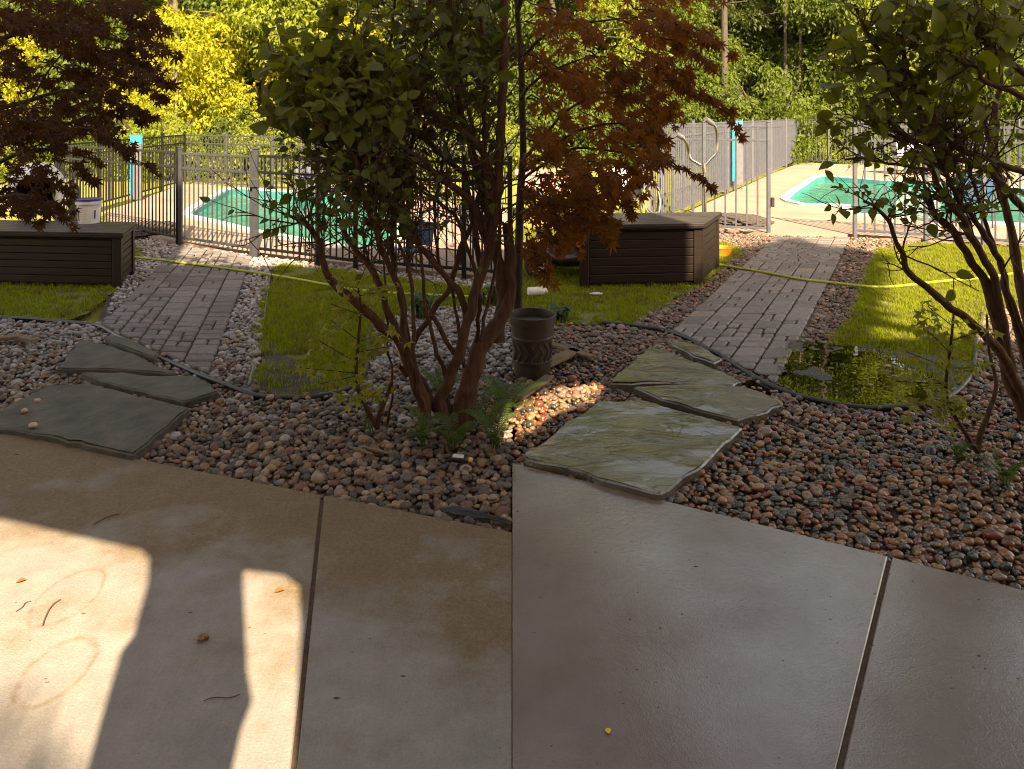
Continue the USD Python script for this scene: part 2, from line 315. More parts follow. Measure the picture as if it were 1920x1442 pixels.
speckled('wet_soil', (0.012, 0.009, 0.006), (0.04, 0.03, 0.02), scale=14, rough=0.5, bump=0.8, bscale=60, bdist=0.02)
speckled('lawn_soil', (0.07, 0.075, 0.010), (0.14, 0.14, 0.02), scale=22, rough=0.95, bump=0.8, bscale=90, bdist=0.02)
speckled('far_lawn', (0.13, 0.14, 0.008), (0.22, 0.19, 0.014), scale=3, rough=0.95, bump=0.9, bscale=40, bdist=0.04)
speckled('deck_concrete', (0.17, 0.12, 0.085), (0.235, 0.175, 0.13), scale=1.2, rough=0.85, bump=0.25, bscale=40)
speckled('coping', (0.34, 0.34, 0.33), (0.44, 0.44, 0.43), scale=4, rough=0.5, bump=0.1)
speckled('pool_liner', (0.02, 0.15, 0.14), (0.04, 0.20, 0.18), scale=2, rough=0.6, bump=0.0)
mat('pool_water', {'g': ('geometry', {}), 'mp': ('mapping', {'scale': (2.2, 0.8, 1)}), 'n': ('noise_texture', {'scale': 2.4, 'detail': 3.0, 'distortion': 0.6}), 'b': ('bump', {'strength': 0.5, 'distance': 0.05}),
  'r': ('rgb_ramp', {'ramp': [(0.35, (0.012, 0.095, 0.068)), (0.65, (0.03, 0.16, 0.125))]}), 'p': ('principled_bsdf', {'roughness': 0.1, 'ior': 1.33, 'specular_ior_level': 0.22})},
  [('g.position', 'mp.vector'), ('mp.vector', 'n.vector'), ('n.fac', 'b.height'), ('b.normal', 'p.normal'), ('n.fac', 'r.fac'), ('r.color', 'p.base_color')])
mat('puddle_water', {'g': ('geometry', {}), 'n': ('noise_texture', {'scale': 7.0, 'detail': 2.0}), 'b': ('bump', {'strength': 0.12, 'distance': 0.01}),
  'f': ('fresnel', {'IOR': 2.0}), 't': ('transparent_bsdf', {'color': (0.42, 0.37, 0.25)}), 'gl': ('glossy_bsdf', {'color': (1, 1, 1), 'roughness': 0.01}), 'm': ('mix_closure', {})},
  [('g.position', 'n.vector'), ('n.fac', 'b.height'), ('b.normal', 'f.normal'), ('b.normal', 'gl.normal'), ('f.fac', 'm.fac'), ('t.BSDF', 'm.closure1'), ('gl.BSDF', 'm.closure2')], surface='m.closure')
speckled('paver', (0.085, 0.072, 0.066), (0.16, 0.138, 0.126), scale=25, rough=0.85, bump=0.5, bscale=220, bdist=0.004, rnd=(0.72, 1.2))
speckled('paver_tan', (0.13, 0.105, 0.08), (0.21, 0.17, 0.13), scale=25, rough=0.85, bump=0.5, bscale=220, bdist=0.004, rnd=(0.85, 1.1))
speckled('wet_paver', (0.088, 0.074, 0.066), (0.165, 0.142, 0.128), scale=25, rough=0.5, bump=0.5, bscale=220, bdist=0.004, rnd=(0.75, 1.2))
speckled('flag_dry', (0.022, 0.021, 0.016), (0.082, 0.070, 0.048), scale=7, rough=0.75, bump=0.7, bscale=16, bdist=0.012)
def flagwet():
    mat('flag_wet', {'g': ('geometry', {}), 'n': ('noise_texture', {'scale': 4.0, 'detail': 7.0}), 'r': ('rgb_ramp', {'ramp': [(0.3, (0.052, 0.045, 0.029)), (0.7, (0.10, 0.086, 0.058))]}),
      'mp': ('mapping', {'rotation': (0, 0, 0.5), 'scale': (3.0, 6.5, 1.0)}), 'n2': ('noise_texture', {'scale': 1.0, 'detail': 5.0, 'roughness': 0.5, 'distortion': 0.5}), 'rr': ('rgb_ramp', {'ramp': [(0.40, (0, 0, 0)), (0.43, (0.35, 0.35, 0.35)), (0.52, (0.45, 0.45, 0.45)), (0.55, (0.8, 0.8, 0.8)), (0.7, (1, 1, 1))]}),
      'n3': ('noise_texture', {'scale': 60.0, 'detail': 4.0}), 'a': ('math', {'math_type': 'multiply_add', 'value2': 0.25}), 'bw': ('rgb_to_bw', {}), 'b': ('bump', {'strength': 1.0, 'distance': 0.014}),
      'p': ('principled_bsdf', {'roughness': 0.2, 'specular_ior_level': 0.8, 'coat_weight': 0.6, 'coat_roughness': 0.12})},
      [('g.position', 'n.vector'), ('n.fac', 'r.fac'), ('r.color', 'p.base_color'), ('g.position', 'mp.vector'), ('mp.vector', 'n2.vector'), ('n2.fac', 'rr.fac'), ('rr.color', 'bw.color'), ('g.position', 'n3.vector'), ('n3.fac', 'a.value1'), ('bw.val', 'a.value3'), ('a.value', 'b.height'), ('b.normal', 'p.normal')])
flagwet()
PEB = [(0.168, 0.125, 0.089), (0.123, 0.078, 0.047), (0.213, 0.135, 0.076), (0.050, 0.043, 0.036), (0.095, 0.078, 0.063), (0.157, 0.086, 0.043), (0.073, 0.054, 0.038), (0.224, 0.165, 0.115), (0.112, 0.052, 0.032), (0.084, 0.062, 0.047)]
for k, c in enumerate(PEB):
    speckled('pebble_dry_%d' % k, [x * 0.75 for x in c], [x * 1.2 for x in c], scale=60, rough=0.75, bump=0.15, bscale=200, bdist=0.004)
PEBW = [(0.156, 0.095, 0.053), (0.111, 0.047, 0.017), (0.221, 0.106, 0.037), (0.023, 0.019, 0.014), (0.049, 0.038, 0.026), (0.182, 0.067, 0.017), (0.047, 0.031, 0.016), (0.234, 0.134, 0.064), (0.124, 0.028, 0.012), (0.034, 0.031, 0.021)]
for k, c in enumerate(PEBW):
    speckled('pebble_wet_%d' % k, [x * 0.7 for x in c], [x * 1.25 for x in c], scale=60, rough=0.2, bump=0.12, bscale=200, bdist=0.004, spec=0.7)
PEBF = [(0.22, 0.20, 0.195), (0.17, 0.155, 0.15), (0.26, 0.235, 0.215), (0.11, 0.105, 0.105), (0.19, 0.16, 0.14), (0.30, 0.275, 0.26)]
for k, c in enumerate(PEBF):
    speckled('pebble_pale_%d' % k, [x * 0.75 for x in c], [x * 1.2 for x in c], scale=60, rough=0.8, bump=0.1, bscale=200, bdist=0.004)
leafmat('grass', [(0, (0.187, 0.218, 0.0137)), (0.5, (0.343, 0.343, 0.0164)), (1, (0.499, 0.421, 0.0275))], fac=0.5, rough=0.8, spec=0.05)
leafmat('grass_dry', [(0, (0.12, 0.10, 0.02)), (1, (0.26, 0.20, 0.06))], fac=0.3, rough=0.7)
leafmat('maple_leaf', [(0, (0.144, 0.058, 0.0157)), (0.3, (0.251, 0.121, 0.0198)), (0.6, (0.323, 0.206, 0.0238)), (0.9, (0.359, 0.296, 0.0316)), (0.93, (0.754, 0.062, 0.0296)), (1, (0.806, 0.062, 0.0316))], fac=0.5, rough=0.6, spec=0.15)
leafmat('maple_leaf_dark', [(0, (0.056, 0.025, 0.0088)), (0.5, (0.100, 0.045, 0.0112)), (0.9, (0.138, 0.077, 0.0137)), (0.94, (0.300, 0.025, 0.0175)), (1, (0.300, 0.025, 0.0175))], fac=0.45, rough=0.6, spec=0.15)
leafmat('bush_leaf', [(0, (0.074, 0.085, 0.0140)), (0.5, (0.148, 0.166, 0.0209)), (0.85, (0.254, 0.254, 0.0279)), (1, (0.360, 0.328, 0.0373))], fac=0.42, rough=0.5, spec=0.3)
leafmat('bush_leaf_light', [(0, (0.105, 0.112, 0.0132)), (0.5, (0.210, 0.203, 0.0182)), (1, (0.330, 0.292, 0.0264))], fac=0.48, rough=0.5, spec=0.25)
leafmat('sapling_leaf', [(0, (0.184, 0.184, 0.0114)), (1, (0.345, 0.293, 0.0177))], fac=0.45)
leafmat('fern_leaf', [(0, (0.05, 0.08, 0.008)), (1, (0.13, 0.155, 0.014))], fac=0.4)
leafmat('strap_leaf', [(0, (0.03, 0.055, 0.012)), (1, (0.07, 0.09, 0.02))], fac=0.35)
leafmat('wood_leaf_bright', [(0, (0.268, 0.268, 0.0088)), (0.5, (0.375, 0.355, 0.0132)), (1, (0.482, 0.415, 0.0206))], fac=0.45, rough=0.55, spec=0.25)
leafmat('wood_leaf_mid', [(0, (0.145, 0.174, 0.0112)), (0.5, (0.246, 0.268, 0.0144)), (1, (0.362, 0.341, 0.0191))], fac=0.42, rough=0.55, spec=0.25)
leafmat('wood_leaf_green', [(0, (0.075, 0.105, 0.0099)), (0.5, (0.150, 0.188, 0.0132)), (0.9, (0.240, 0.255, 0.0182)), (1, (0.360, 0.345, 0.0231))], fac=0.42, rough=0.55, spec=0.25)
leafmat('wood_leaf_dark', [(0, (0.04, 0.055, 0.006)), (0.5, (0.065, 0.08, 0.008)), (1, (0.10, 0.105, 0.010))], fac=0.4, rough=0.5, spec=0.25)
def bark(name, c1, c2):
    mat(name, {'g': ('geometry', {}), 'mp': ('mapping', {'scale': (60, 60, 9)}), 'n': ('noise_texture', {'scale': 1.0, 'detail': 6.0}), 'r': ('rgb_ramp', {'ramp': [(0.3, c1), (0.7, c2)]}), 'b': ('bump', {'strength': 0.8, 'distance': 0.008}), 'p': ('principled_bsdf', {'roughness': 0.85, 'specular_ior_level': 0.3})},
        [('g.position', 'mp.vector'), ('mp.vector', 'n.vector'), ('n.fac', 'r.fac'), ('r.color', 'p.base_color'), ('n.fac', 'b.height'), ('b.normal', 'p.normal')])
bark('bush_bark', (0.028, 0.013, 0.007), (0.085, 0.038, 0.018))
bark('maple_bark', (0.018, 0.011, 0.009), (0.05, 0.032, 0.024))
bark('tree_bark', (0.04, 0.034, 0.026), (0.11, 0.09, 0.07))
bark('dark_bark', (0.025, 0.02, 0.016), (0.07, 0.055, 0.042))
def planks(name, c1, c2, rough):
    mat(name, {'g': ('geometry', {}), 'mp': ('mapping', {'scale': (3, 3, 90)}), 'n': ('noise_texture', {'scale': 1.0, 'detail': 5.0}), 'r': ('rgb_ramp', {'ramp': [(0.3, c1), (0.7, c2)]}), 'b': ('bump', {'strength': 0.35, 'distance': 0.003}), 'p': ('principled_bsdf', {'roughness': rough, 'specular_ior_level': 0.2})},
        [('g.position', 'mp.vector'), ('mp.vector', 'n.vector'), ('n.fac', 'r.fac'), ('r.color', 'p.base_color'), ('n.fac', 'b.height'), ('b.normal', 'p.normal')])
planks('box_brown', (0.006, 0.003, 0.002), (0.013, 0.0075, 0.0045), 0.5)
planks('box_lid', (0.024, 0.020, 0.018), (0.04, 0.033, 0.03), 0.42)
planks('board_wood', (0.10, 0.07, 0.04), (0.20, 0.15, 0.09), 0.8)
planks('house_siding', (0.30, 0.26, 0.22), (0.36, 0.32, 0.27), 0.8)
plain('fence_black', (0.006, 0.006, 0.007), 0.4, spec=0.25)
plain('fence_silver', (0.062, 0.066, 0.082), 0.35, spec=0.5)  # black fence metal with the sunlight put into its base colour
plain('fence_grey', (0.030, 0.031, 0.036), 0.35, spec=0.6)  # paler copy of the black fence metal, sun painted into the tone
plain('chrome', (0.36, 0.35, 0.35), 0.3, metal=1.0)
plain('black_plastic', (0.016, 0.016, 0.017), 0.4)
plain('grey_plastic', (0.085, 0.085, 0.09), 0.45)
plain('white_plastic', (0.5, 0.49, 0.47), 0.4)
plain('purple_plastic', (0.035, 0.025, 0.19), 0.35)
plain('slide_blue', (0.015, 0.15, 0.22), 0.35)
plain('chair_blue', (0.02, 0.08, 0.18), 0.6)
plain('pale_panel', (0.48, 0.45, 0.46), 0.6)
plain('brick_pink', (0.38, 0.20, 0.15), 0.8)
plain('red_print', (0.50, 0.02, 0.03), 0.5)
plain('dark_print', (0.05, 0.05, 0.06), 0.6)
plain('tan_print', (0.42, 0.36, 0.25), 0.6)
plain('yellow_plastic', (0.45, 0.18, 0.005), 0.45)
plain('yellow_cap', (0.70, 0.36, 0.02), 0.45)
plain('orange_plastic', (0.62, 0.12, 0.02), 0.4)
plain('hose_green', (0.24, 0.27, 0.012), 0.42)
plain('pot_brown', (0.028, 0.018, 0.010), 0.5)
plain('dark_inside', (0.008, 0.007, 0.006), 0.9)
plain('leaf_orange', (0.24, 0.075, 0.012), 0.6)
plain('leaf_yellow', (0.55, 0.40, 0.03), 0.6)
plain('twig', (0.07, 0.04, 0.025), 0.8)
plain('snail_brown', (0.16, 0.075, 0.022), 0.4)
plain('rust_stone', (0.35, 0.25, 0.19), 0.7)
plain('nest_brown', (0.10, 0.045, 0.022), 0.9)

# ------------------------------------------------------------------ layout on the ground (pixel corners of the photo carried to the ground)
SEAM = 0.0
patioL = Polygon([(-4.5, G(0, 810)[1] + 0.35 * (4.5 + G(0, 810)[0])), tuple(G(0, 810)[:2]), (-0.0005, G(960, 997)[1]), (-0.0005, -0.1), (-4.5, -0.1)])
patioR = Polygon([(0.0005, G(960, 867)[1]), tuple(G(1920, 1106)[:2]), (3.6, G(1920, 1106)[1] - 0.53 * (3.6 - G(1920, 1106)[0])), (3.6, -0.1), (0.0005, -0.1)])
lawnL1 = Polygon(GP([(-700, 600), (28, 594), (110, 600), (155, 588), (188, 562), (212, 540), (255, 484), (270, 470), (250, 456), (180, 434), (-700, 400)]))
lawnL2 = Polygon(GP([(510, 500), (498, 560), (489, 640), (478, 722), (500, 737), (560, 741), (610, 736), (655, 720), (683, 698), (690, 650), (696, 612), (780, 572), (959, 572), (959, 545), (700, 514), (580, 498), (535, 493)]))
lawnR1 = Polygon(GP([(961, 600), (1060, 605), (1180, 606), (1215, 588), (1275, 552), (1330, 522), (1365, 492), (1392, 468), (1360, 452), (1290, 440), (961, 425)]))
lawnR2 = Polygon(GP([(1645, 466), (1628, 510), (1612, 560), (1592, 600), (1572, 628), (1560, 640), (1640, 650), (1740, 668), (1826, 680), (1832, 625), (1846, 580), (2100, 560), (2100, 462), (1720, 456)]))
mudR = Polygon(GP([(1560, 640), (1480, 640), (1458, 706), (1500, 738), (1560, 752), (1640, 761), (1735, 755), (1795, 728), (1826, 680), (1740, 668), (1640, 650)]))
def pathpoly(l0, l1, r0, r1, ytop, cutline):
    (xa, ya), (xb, yb) = l0, l1; (xc, yc), (xd, yd) = r0, r1
    lx = lambda y: xa + (xb - xa) * (y - ya) / (yb - ya); rx = lambda y: xc + (xd - xc) * (y - yc) / (yd - yc)
    return lx, rx
pathL_px = [(186, 608), (335, 459), (474, 480), (393, 702)]
pathR_px = [(1259, 616), (1441, 452), (1448, 443), (1597, 443), (1457, 719)]
pathL = Polygon(GP(pathL_px)); pathR = Polygon(GP(pathR_px))
deckL = Polygon(GP([(195, 402), (345, 346), (500, 356), (958, 392), (958, 527), (596, 491), (478, 476), (335, 456), (250, 441), (215, 425)]))
deckR = Polygon(GP([(1345, 431), (1440, 441), (1602, 442), (1740, 452), (2300, 490), (2300, 345), (1640, 312), (1502, 306), (1450, 326), (1300, 396), (1296, 420)]))
poolL = Polygon(GP([(357, 404), (368, 394), (428, 358), (440, 356), (640, 369), (722, 376), (730, 384), (730, 464), (722, 472), (700, 470), (640, 465), (560, 451), (480, 436), (400, 416), (364, 409)]))
poolR = Polygon(GP([(1478, 376), (1490, 364), (1532, 335), (1545, 332), (1650, 340), (2200, 372), (2200, 440), (1700, 412), (1604, 404), (1597, 399), (1594, 388), (1560, 387), (1510, 386), (1487, 381)]))
bedL = Polygon(GP([(-700, 590), (195, 602), (215, 545), (252, 440), (335, 457), (478, 477), (600, 492), (959, 528), (959, 996), (0, 810), (-250, 765)])).union(Polygon(GP([(0, 810), (-700, 690), (-700, 590), (28, 594)]))).buffer(0)
bedL = bedL.difference(patioL).difference(lawnL1).difference(lawnL2).difference(pathL)
bedR = Polygon(GP([(961, 590), (1190, 600), (1352, 500), (1345, 430), (1440, 440), (1602, 443), (1740, 453), (2100, 470), (2300, 640), (2300, 1195), (1920, 1106), (961, 867)]))
bedR = bedR.difference(patioR).difference(lawnR1).difference(lawnR2).difference(pathR).difference(mudR)

# ------------------------------------------------------------------ the setting
mesh('ground', sheet(Polygon([(-400, -40), (400, -40), (400, 500), (-400, 500)]), -0.075), 'far_lawn', label='grassy ground running from the yards back into the woodland', kind='structure')
gL = thing('gravel_bed', 'dry pale river pebble bed around the left flagstones and path', kind='structure')
gR = thing('gravel_bed', 'wet dark brown river pebble bed around the right flagstones and path', kind='structure')
mesh('bed_soil', sheet(bedL.buffer(0.05), -0.035), 'soil', gL)
mesh('bed_soil', sheet(bedR.buffer(0.05), -0.035), 'wet_soil', gR)
pL = thing('patio', 'dry brown-stained concrete patio with two sunlit patches', kind='structure')
pR = thing('patio', 'wet glossy concrete patio with a sheen of sky', kind='structure')
def split_slab(poly, a, b, gap=0.007):
    a, b = np.array(a), np.array(b); d = (b - a) / np.linalg.norm(b - a); a2, b2 = a - d * 5, b + d * 5
    n = np.array([-d[1], d[0]])
    cut = LineString([a2, b2]).buffer(gap, cap_style=2)
    return [g for g in getattr(poly.difference(cut), 'geoms', [poly.difference(cut)])]
for par, poly, a, b, m in ((pL, patioL, G(605, 925)[:2], G(553, 1420)[:2], 'dry_concrete'), (pR, patioR, G(1668, 1045)[:2], G(1578, 1420)[:2], 'wet_concrete')):
    for g in split_slab(poly, a, b):
        mesh('slab', prism(g, -0.12, 0.0, ch=0.0035), m, par)
    mesh('joint_bed', sheet(poly.buffer(-0.02), -0.007), 'joint_filler', par)

# pebbles
def pebble(seed):
    m = trimesh.creation.icosphere(2, 1.0); v = np.array(m.vertices)
    r = np.random.default_rng(seed)
    v = v * (1 + 0.32 * (meshkit.noise(v * 1.1 + seed * 3.1, seed) - 0.5)[:, None] + 0.1 * (meshkit.noise(v * 2.3 + seed, seed + 5) - 0.5)[:, None])
    v = np.sign(v) * np.abs(v) ** r.uniform(0.86, 1.02)
    v *= [r.uniform(0.85, 1.2), r.uniform(0.75, 1.0), r.uniform(0.55, 0.8)]
    return v, np.array(m.faces)
def pebble_lo(seed):
    m = trimesh.creation.icosphere(1, 1.0); v = np.array(m.vertices); r = np.random.default_rng(seed)
    v = v * (1 + 0.34 * (meshkit.noise(v * 1.1 + seed * 3.1, seed) - 0.5)[:, None]) * [r.uniform(0.85, 1.2), r.uniform(0.75, 1.0), r.uniform(0.55, 0.8)]
    return v, np.array(m.faces)
flagsL = [[(-12, 778), (28, 754), (88, 721), (168, 718), (283, 747), (355, 763), (318, 797), (249, 851), (150, 828), (28, 805), (-12, 797)],
          [(153, 697), (231, 697), (291, 705), (336, 703), (363, 704), (410, 733), (380, 742), (343, 752), (257, 730), (189, 714)],
          [(104, 690), (128, 665), (152, 636), (189, 643), (262, 669), (334, 698), (320, 700), (204, 691)],
          [(195, 629), (212, 628), (257, 641), (295, 663), (289, 672), (244, 655)]]
flagsR = [[(981, 856), (1052, 800), (1123, 751), (1160, 753), (1195, 748), (1290, 775), (1392, 801), (1330, 858), (1239, 924), (1180, 910), (1080, 880)],
          [(1188, 724), (1300, 721), (1395, 724), (1435, 735), (1468, 758), (1440, 771), (1384, 786), (1300, 766), (1240, 748)],
          [(1144, 718), (1180, 684), (1215, 652), (1250, 655), (1320, 684), (1390, 714), (1376, 722), (1260, 716)],
          [(1258, 642), (1278, 640), (1308, 646), (1355, 672), (1340, 680), (1300, 667)]]
FZ = 0.03
def flagpoly(px, z, r):
    p = np.array(GP(px, z)); out = []
    for a, b in zip(p, np.roll(p, -1, 0)):
        n = max(2, int(np.linalg.norm(b - a) / 0.03)); t = np.linspace(0, 1, n, endpoint=False)
        d = b - a; nn = np.array([-d[1], d[0]]) / (np.linalg.norm(d) + 1e-9)
        q = a + d * t[:, None]; w = np.sin(np.pi * t) ** 0.5
        out.append(q + nn * ((meshkit.fbm(np.column_stack([q * 9, np.zeros(n)]), 3, seed=int(r)) - 0.5) * 0.055 * w)[:, None])
    return Polygon(np.vstack(out)).buffer(0)
flagLpoly = [flagpoly(p, FZ, k) for k, p in enumerate(flagsL)]; flagRpoly = [flagpoly(p, FZ, k + 9) for k, p in enumerate(flagsR)]
def fill_gravel(parent, bed, flags, names, pale, seed, ztop):
    r = np.random.default_rng(seed)
    area = bed
    for fl in flags: area = area.difference(fl.buffer(-0.03))
    area = area.difference(Polygon(GP([(-3000, 640), (-3000, 400), (-260, 400), (-260, 640)])))
    protos = [(pebble_lo(seed + k), nm, True) for k, nm in enumerate(names)] + [(pebble_lo(seed + 40 + k), nm, True) for k, nm in enumerate(pale)]
    pts = []
    # two passes of dart throwing on a jittered hexagonal grid
    for layer, (step, z) in enumerate(((0.034, -0.024), (0.046, -0.010))):
        x0, y0, x1, y1 = area.bounds; x0, x1 = max(x0, -6), min(x1, 6.5); y1 = min(y1, 10)
        gx, gy = np.meshgrid(np.arange(x0, x1, step), np.arange(y0, y1, step * 0.9)); gx = gx + (np.arange(gx.shape[0]) % 2)[:, None] * step / 2
        q = np.stack([gx.ravel(), gy.ravel()], 1) + r.normal(0, step * 0.17, (gx.size, 2))
        keep = shapely.contains_xy(area, q[:, 0], q[:, 1]) & (np.abs(q[:, 0]) < 0.78 * q[:, 1] + 0.5)
        if layer: keep &= r.random(len(q)) < 0.62
        q = q[keep]; pts.append(np.column_stack([q, z + r.normal(0, 0.004, len(q))]))
    P = np.vstack(pts); n = len(P)
    size = np.clip(r.lognormal(math.log(0.0165), 0.26, n), 0.010, 0.036)
    far = np.clip((P[:, 1] - 3.4) / 1.8, 0, 1) if len(pale) else np.zeros(n)
    ip = r.random(n) < far * 0.85
    idx = np.where(ip, len(names) + r.integers(0, max(len(pale), 1), n), r.integers(0, len(names), n))
    quat = yaw_quat(r, n, 14); M = Rot.from_quat(quat).as_matrix()
    py = YH + F * (H - P[:, 2]) / P[:, 1]; px = CX + F * P[:, 0] / P[:, 1]
    vis = (px > 0) & (px < 1920) & (py < 1442)
    top = np.argsort(-(size / np.linalg.norm(P - [0, 0, H], axis=1) * vis * (P[:, 2] > -0.018)))[:300]
    hi = [pebble(seed + 70 + k) for k in range(8)]
    allnames = list(names) + list(pale)
    for j, k in enumerate(top):
        v, f = hi[j % 8] if False else protos[idx[k]][0]
        mesh('stone', (v @ M[k].T * size[k] + P[k], f), allnames[idx[k]], parent, smooth=True)
    rest = np.setdiff1d(np.arange(n), top)
    instancer('pebbles', protos, idx[rest], P[rest], quat[rest], size[rest], parent, kind='stuff')
    print('pebbles', n)
fill_gravel(gL, bedL, flagLpoly, ['pebble_dry_%d' % k for k in range(len(PEB))], ['pebble_pale_%d' % k for k in range(len(PEBF))], 11, 0)
fill_gravel(gR, bedR, flagRpoly, ['pebble_wet_%d' % k for k in range(len(PEBW))], ['pebble_dry_%d' % k for k in (0, 1, 4, 6, 8, 9)], 23, 0)

# flagstones
def flagstone(poly, z0, z1, m, label, seed):
    c = np.array(poly.exterior.coords)
    hull = poly.simplify(0.004)
    x0, y0, x1, y1 = hull.bounds; st = 0.02
    gx, gy = np.meshgrid(np.arange(x0, x1, st), np.arange(y0, y1, st)); q = np.stack([gx.ravel(), gy.ravel()], 1)
    q = q[shapely.contains_xy(hull.buffer(-0.014), q[:, 0], q[:, 1])]
    ring = np.array(shapely.geometry.polygon.orient(hull).exterior.coords)[:-1]
    ins = np.array(hull.buffer(-0.006, join_style=2).exterior.segmentize(0.02).coords)[:-1]
    from scipy.spatial import Delaunay
    allp = np.vstack([ins, q]); d = Delaunay(allp); tc = allp[d.simplices].mean(1)
    s = d.simplices[shapely.contains_xy(hull.buffer(-0.004), tc[:, 0], tc[:, 1])]
    a = allp[s]; ar = np.cross(a[:, 1] - a[:, 0], a[:, 2] - a[:, 0]); s = np.where((ar > 0)[:, None], s, s[:, ::-1])
    lay = meshkit.fbm(np.column_stack([allp * [3.2, 5.0], np.zeros(len(allp))]), 4, seed=seed)
    step = np.round(lay * 7) / 7 * 0.6 + lay * 0.4
    top = (np.column_stack([allp, z1 + (step - 0.5) * 0.022]), s)
    side = prism(hull, z0, z1 - 0.003, ch=0.007)
    n = len(ring)
    mesh('flagstone', cat(top, (side[0], side[1])), m, label=label, cat='stepping stone', smooth=30)
flagnames = ['large', 'long', 'wedge-shaped', 'narrow']
labL = ['largest dry dark flagstone beside the sunlit dry patio', 'long pointed dry flagstone between the largest and the wedge-shaped dry ones', 'wedge-shaped dry flagstone behind the long pointed dry one', 'narrow sliver of dry flagstone along the black edging at the left path']
labR = ['largest wet shiny flagstone beside the wet patio', 'long pointed wet flagstone behind the largest wet one', 'wedge-shaped wet flagstone below the brown box on the right', 'narrow sliver of wet flagstone along the edging at the right path']
for k in range(4):
    flagstone(flagLpoly[k], -0.03, FZ, 'flag_dry', labL[k], k)
    flagstone(flagRpoly[k], -0.03, FZ, 'flag_wet', labR[k], k + 20)

# paver paths: five long courses of modular pavers, with a ring of wedge pavers set into the right one
def paver_path(name, label, px_l, px_r, ynear, clip, m, mt, seed, circle=None):
    P = thing(name, label, kind='structure'); r = np.random.default_rng(seed)
    (l0, l1), (r0, r1) = [[G(*q)[:2] for q in s] for s in (px_l, px_r)]
    o = l0; ds = l1 - l0; L = np.linalg.norm(ds); ds = ds / L
    # across: keep the photo's row direction
    c = r0 - l0; c = c - ds * (c @ ds) * 0.0
    w0 = None
    nrm = np.array([ds[1], -ds[0]]); width = (r0 - l0) @ nrm; width1 = (r1 - l1) @ nrm
    width = (width + width1) / 2
    across = np.array([1.0, -0.02]); across = across / (across @ nrm) * width     # spans the path
    at = lambda s, t: o + ds * s + across * t
    mesh('sand_bed', sheet(clip.buffer(0.01), -0.02), 'soil', P)
    done = []; circ = None
    if circle:
        s_c, t_c, R = circle
    for k in range(5):
        s = -1.6 + r.uniform(0, 0.1); t0, t1 = k / 5, (k + 1) / 5
        while s < L + 0.4:
            kind = r.choice(3, p=[0.26, 0.40, 0.34]); d = 0.205 if kind == 0 else 0.118
            cells = [(t0, t1)] if kind < 2 else [(t0, (t0 + t1) / 2 + r.uniform(-0.01, 0.01)), ((t0 + t1) / 2, t1)]
            if kind == 2: cells[1] = (cells[0][1], t1)
            for a, b in cells:
                q = Polygon([at(s, a), at(s, b), at(s + d, b), at(s + d, a)])
                done.append((q, kind))
            s += d
    nb = 0
    wedge = []
    if circle:
        for ri in range(5):
            r_in, r_out = (ri) * R / 5, (ri + 1) * R / 5; n = (4, 9, 15, 20, 26)[ri]; off = r.uniform(0, 1)
            for j in range(n):
                a = np.linspace((j + off) / n, (j + 1 + off) / n, 3) * 2 * np.pi
                ring = [(r_out * math.cos(x), r_out * math.sin(x)) for x in a] + [(r_in * math.cos(x), r_in * math.sin(x)) for x in a[::-1]]
                wedge.append((Polygon([at(s_c + q[1], t_c + q[0] / width) for q in ring]).buffer(0), 1))
        disk = Polygon([at(s_c + R * math.sin(x), t_c + R * math.cos(x) / width) for x in np.linspace(0, 2 * np.pi, 40)])
        done = [(q.difference(disk), k) for q, k in done] + wedge
    body = clip.buffer(-0.004)
    for q, kind in done:
        if q.is_empty: continue
        q = q.intersection(body)
        for g in getattr(q, 'geoms', [q]):
            if g.geom_type != 'Polygon' or g.area < 0.0016: continue
            near = g.centroid.y < 6.5
            g = g.buffer(-0.0055, join_style=2)
            if g.is_empty or g.geom_type != 'Polygon' or g.area < 0.0012: continue
            g = g.simplify(0.003).buffer(-0.012, join_style=2).buffer(0.012, quad_segs=2) if near else g.simplify(0.004)
            if g.is_empty or g.geom_type != 'Polygon': continue
            z = r.normal(0.0, 0.0025)
            if nb < 420:
                mesh('paver', prism(g, -0.05, z, ch=0.009 if near else 0.006), mt if (kind == 0 and r.random() < 0.10) else m, P)
                nb += 1
    print(name, nb)
    return P
paver_path('paver_path', 'dry grey paver path leading to the closed pool gate', [(186, 608), (335, 459)], [(393, 699), (474.7, 480)], 702, pathL, 'paver', 'paver_tan', 5)
sc = np.linalg.norm(G(1415, 478)[:2] - G(1259, 616)[:2])
paver_path('paver_path', 'damp grey paver path with a paver circle leading to the open pool gate', [(1259, 616), (1439, 455.6)], [(1457, 719), (1594, 447)], 719, pathR, 'wet_paver', 'paver_tan', 6, circle=(sc + 0.02, 0.5, 0.5))

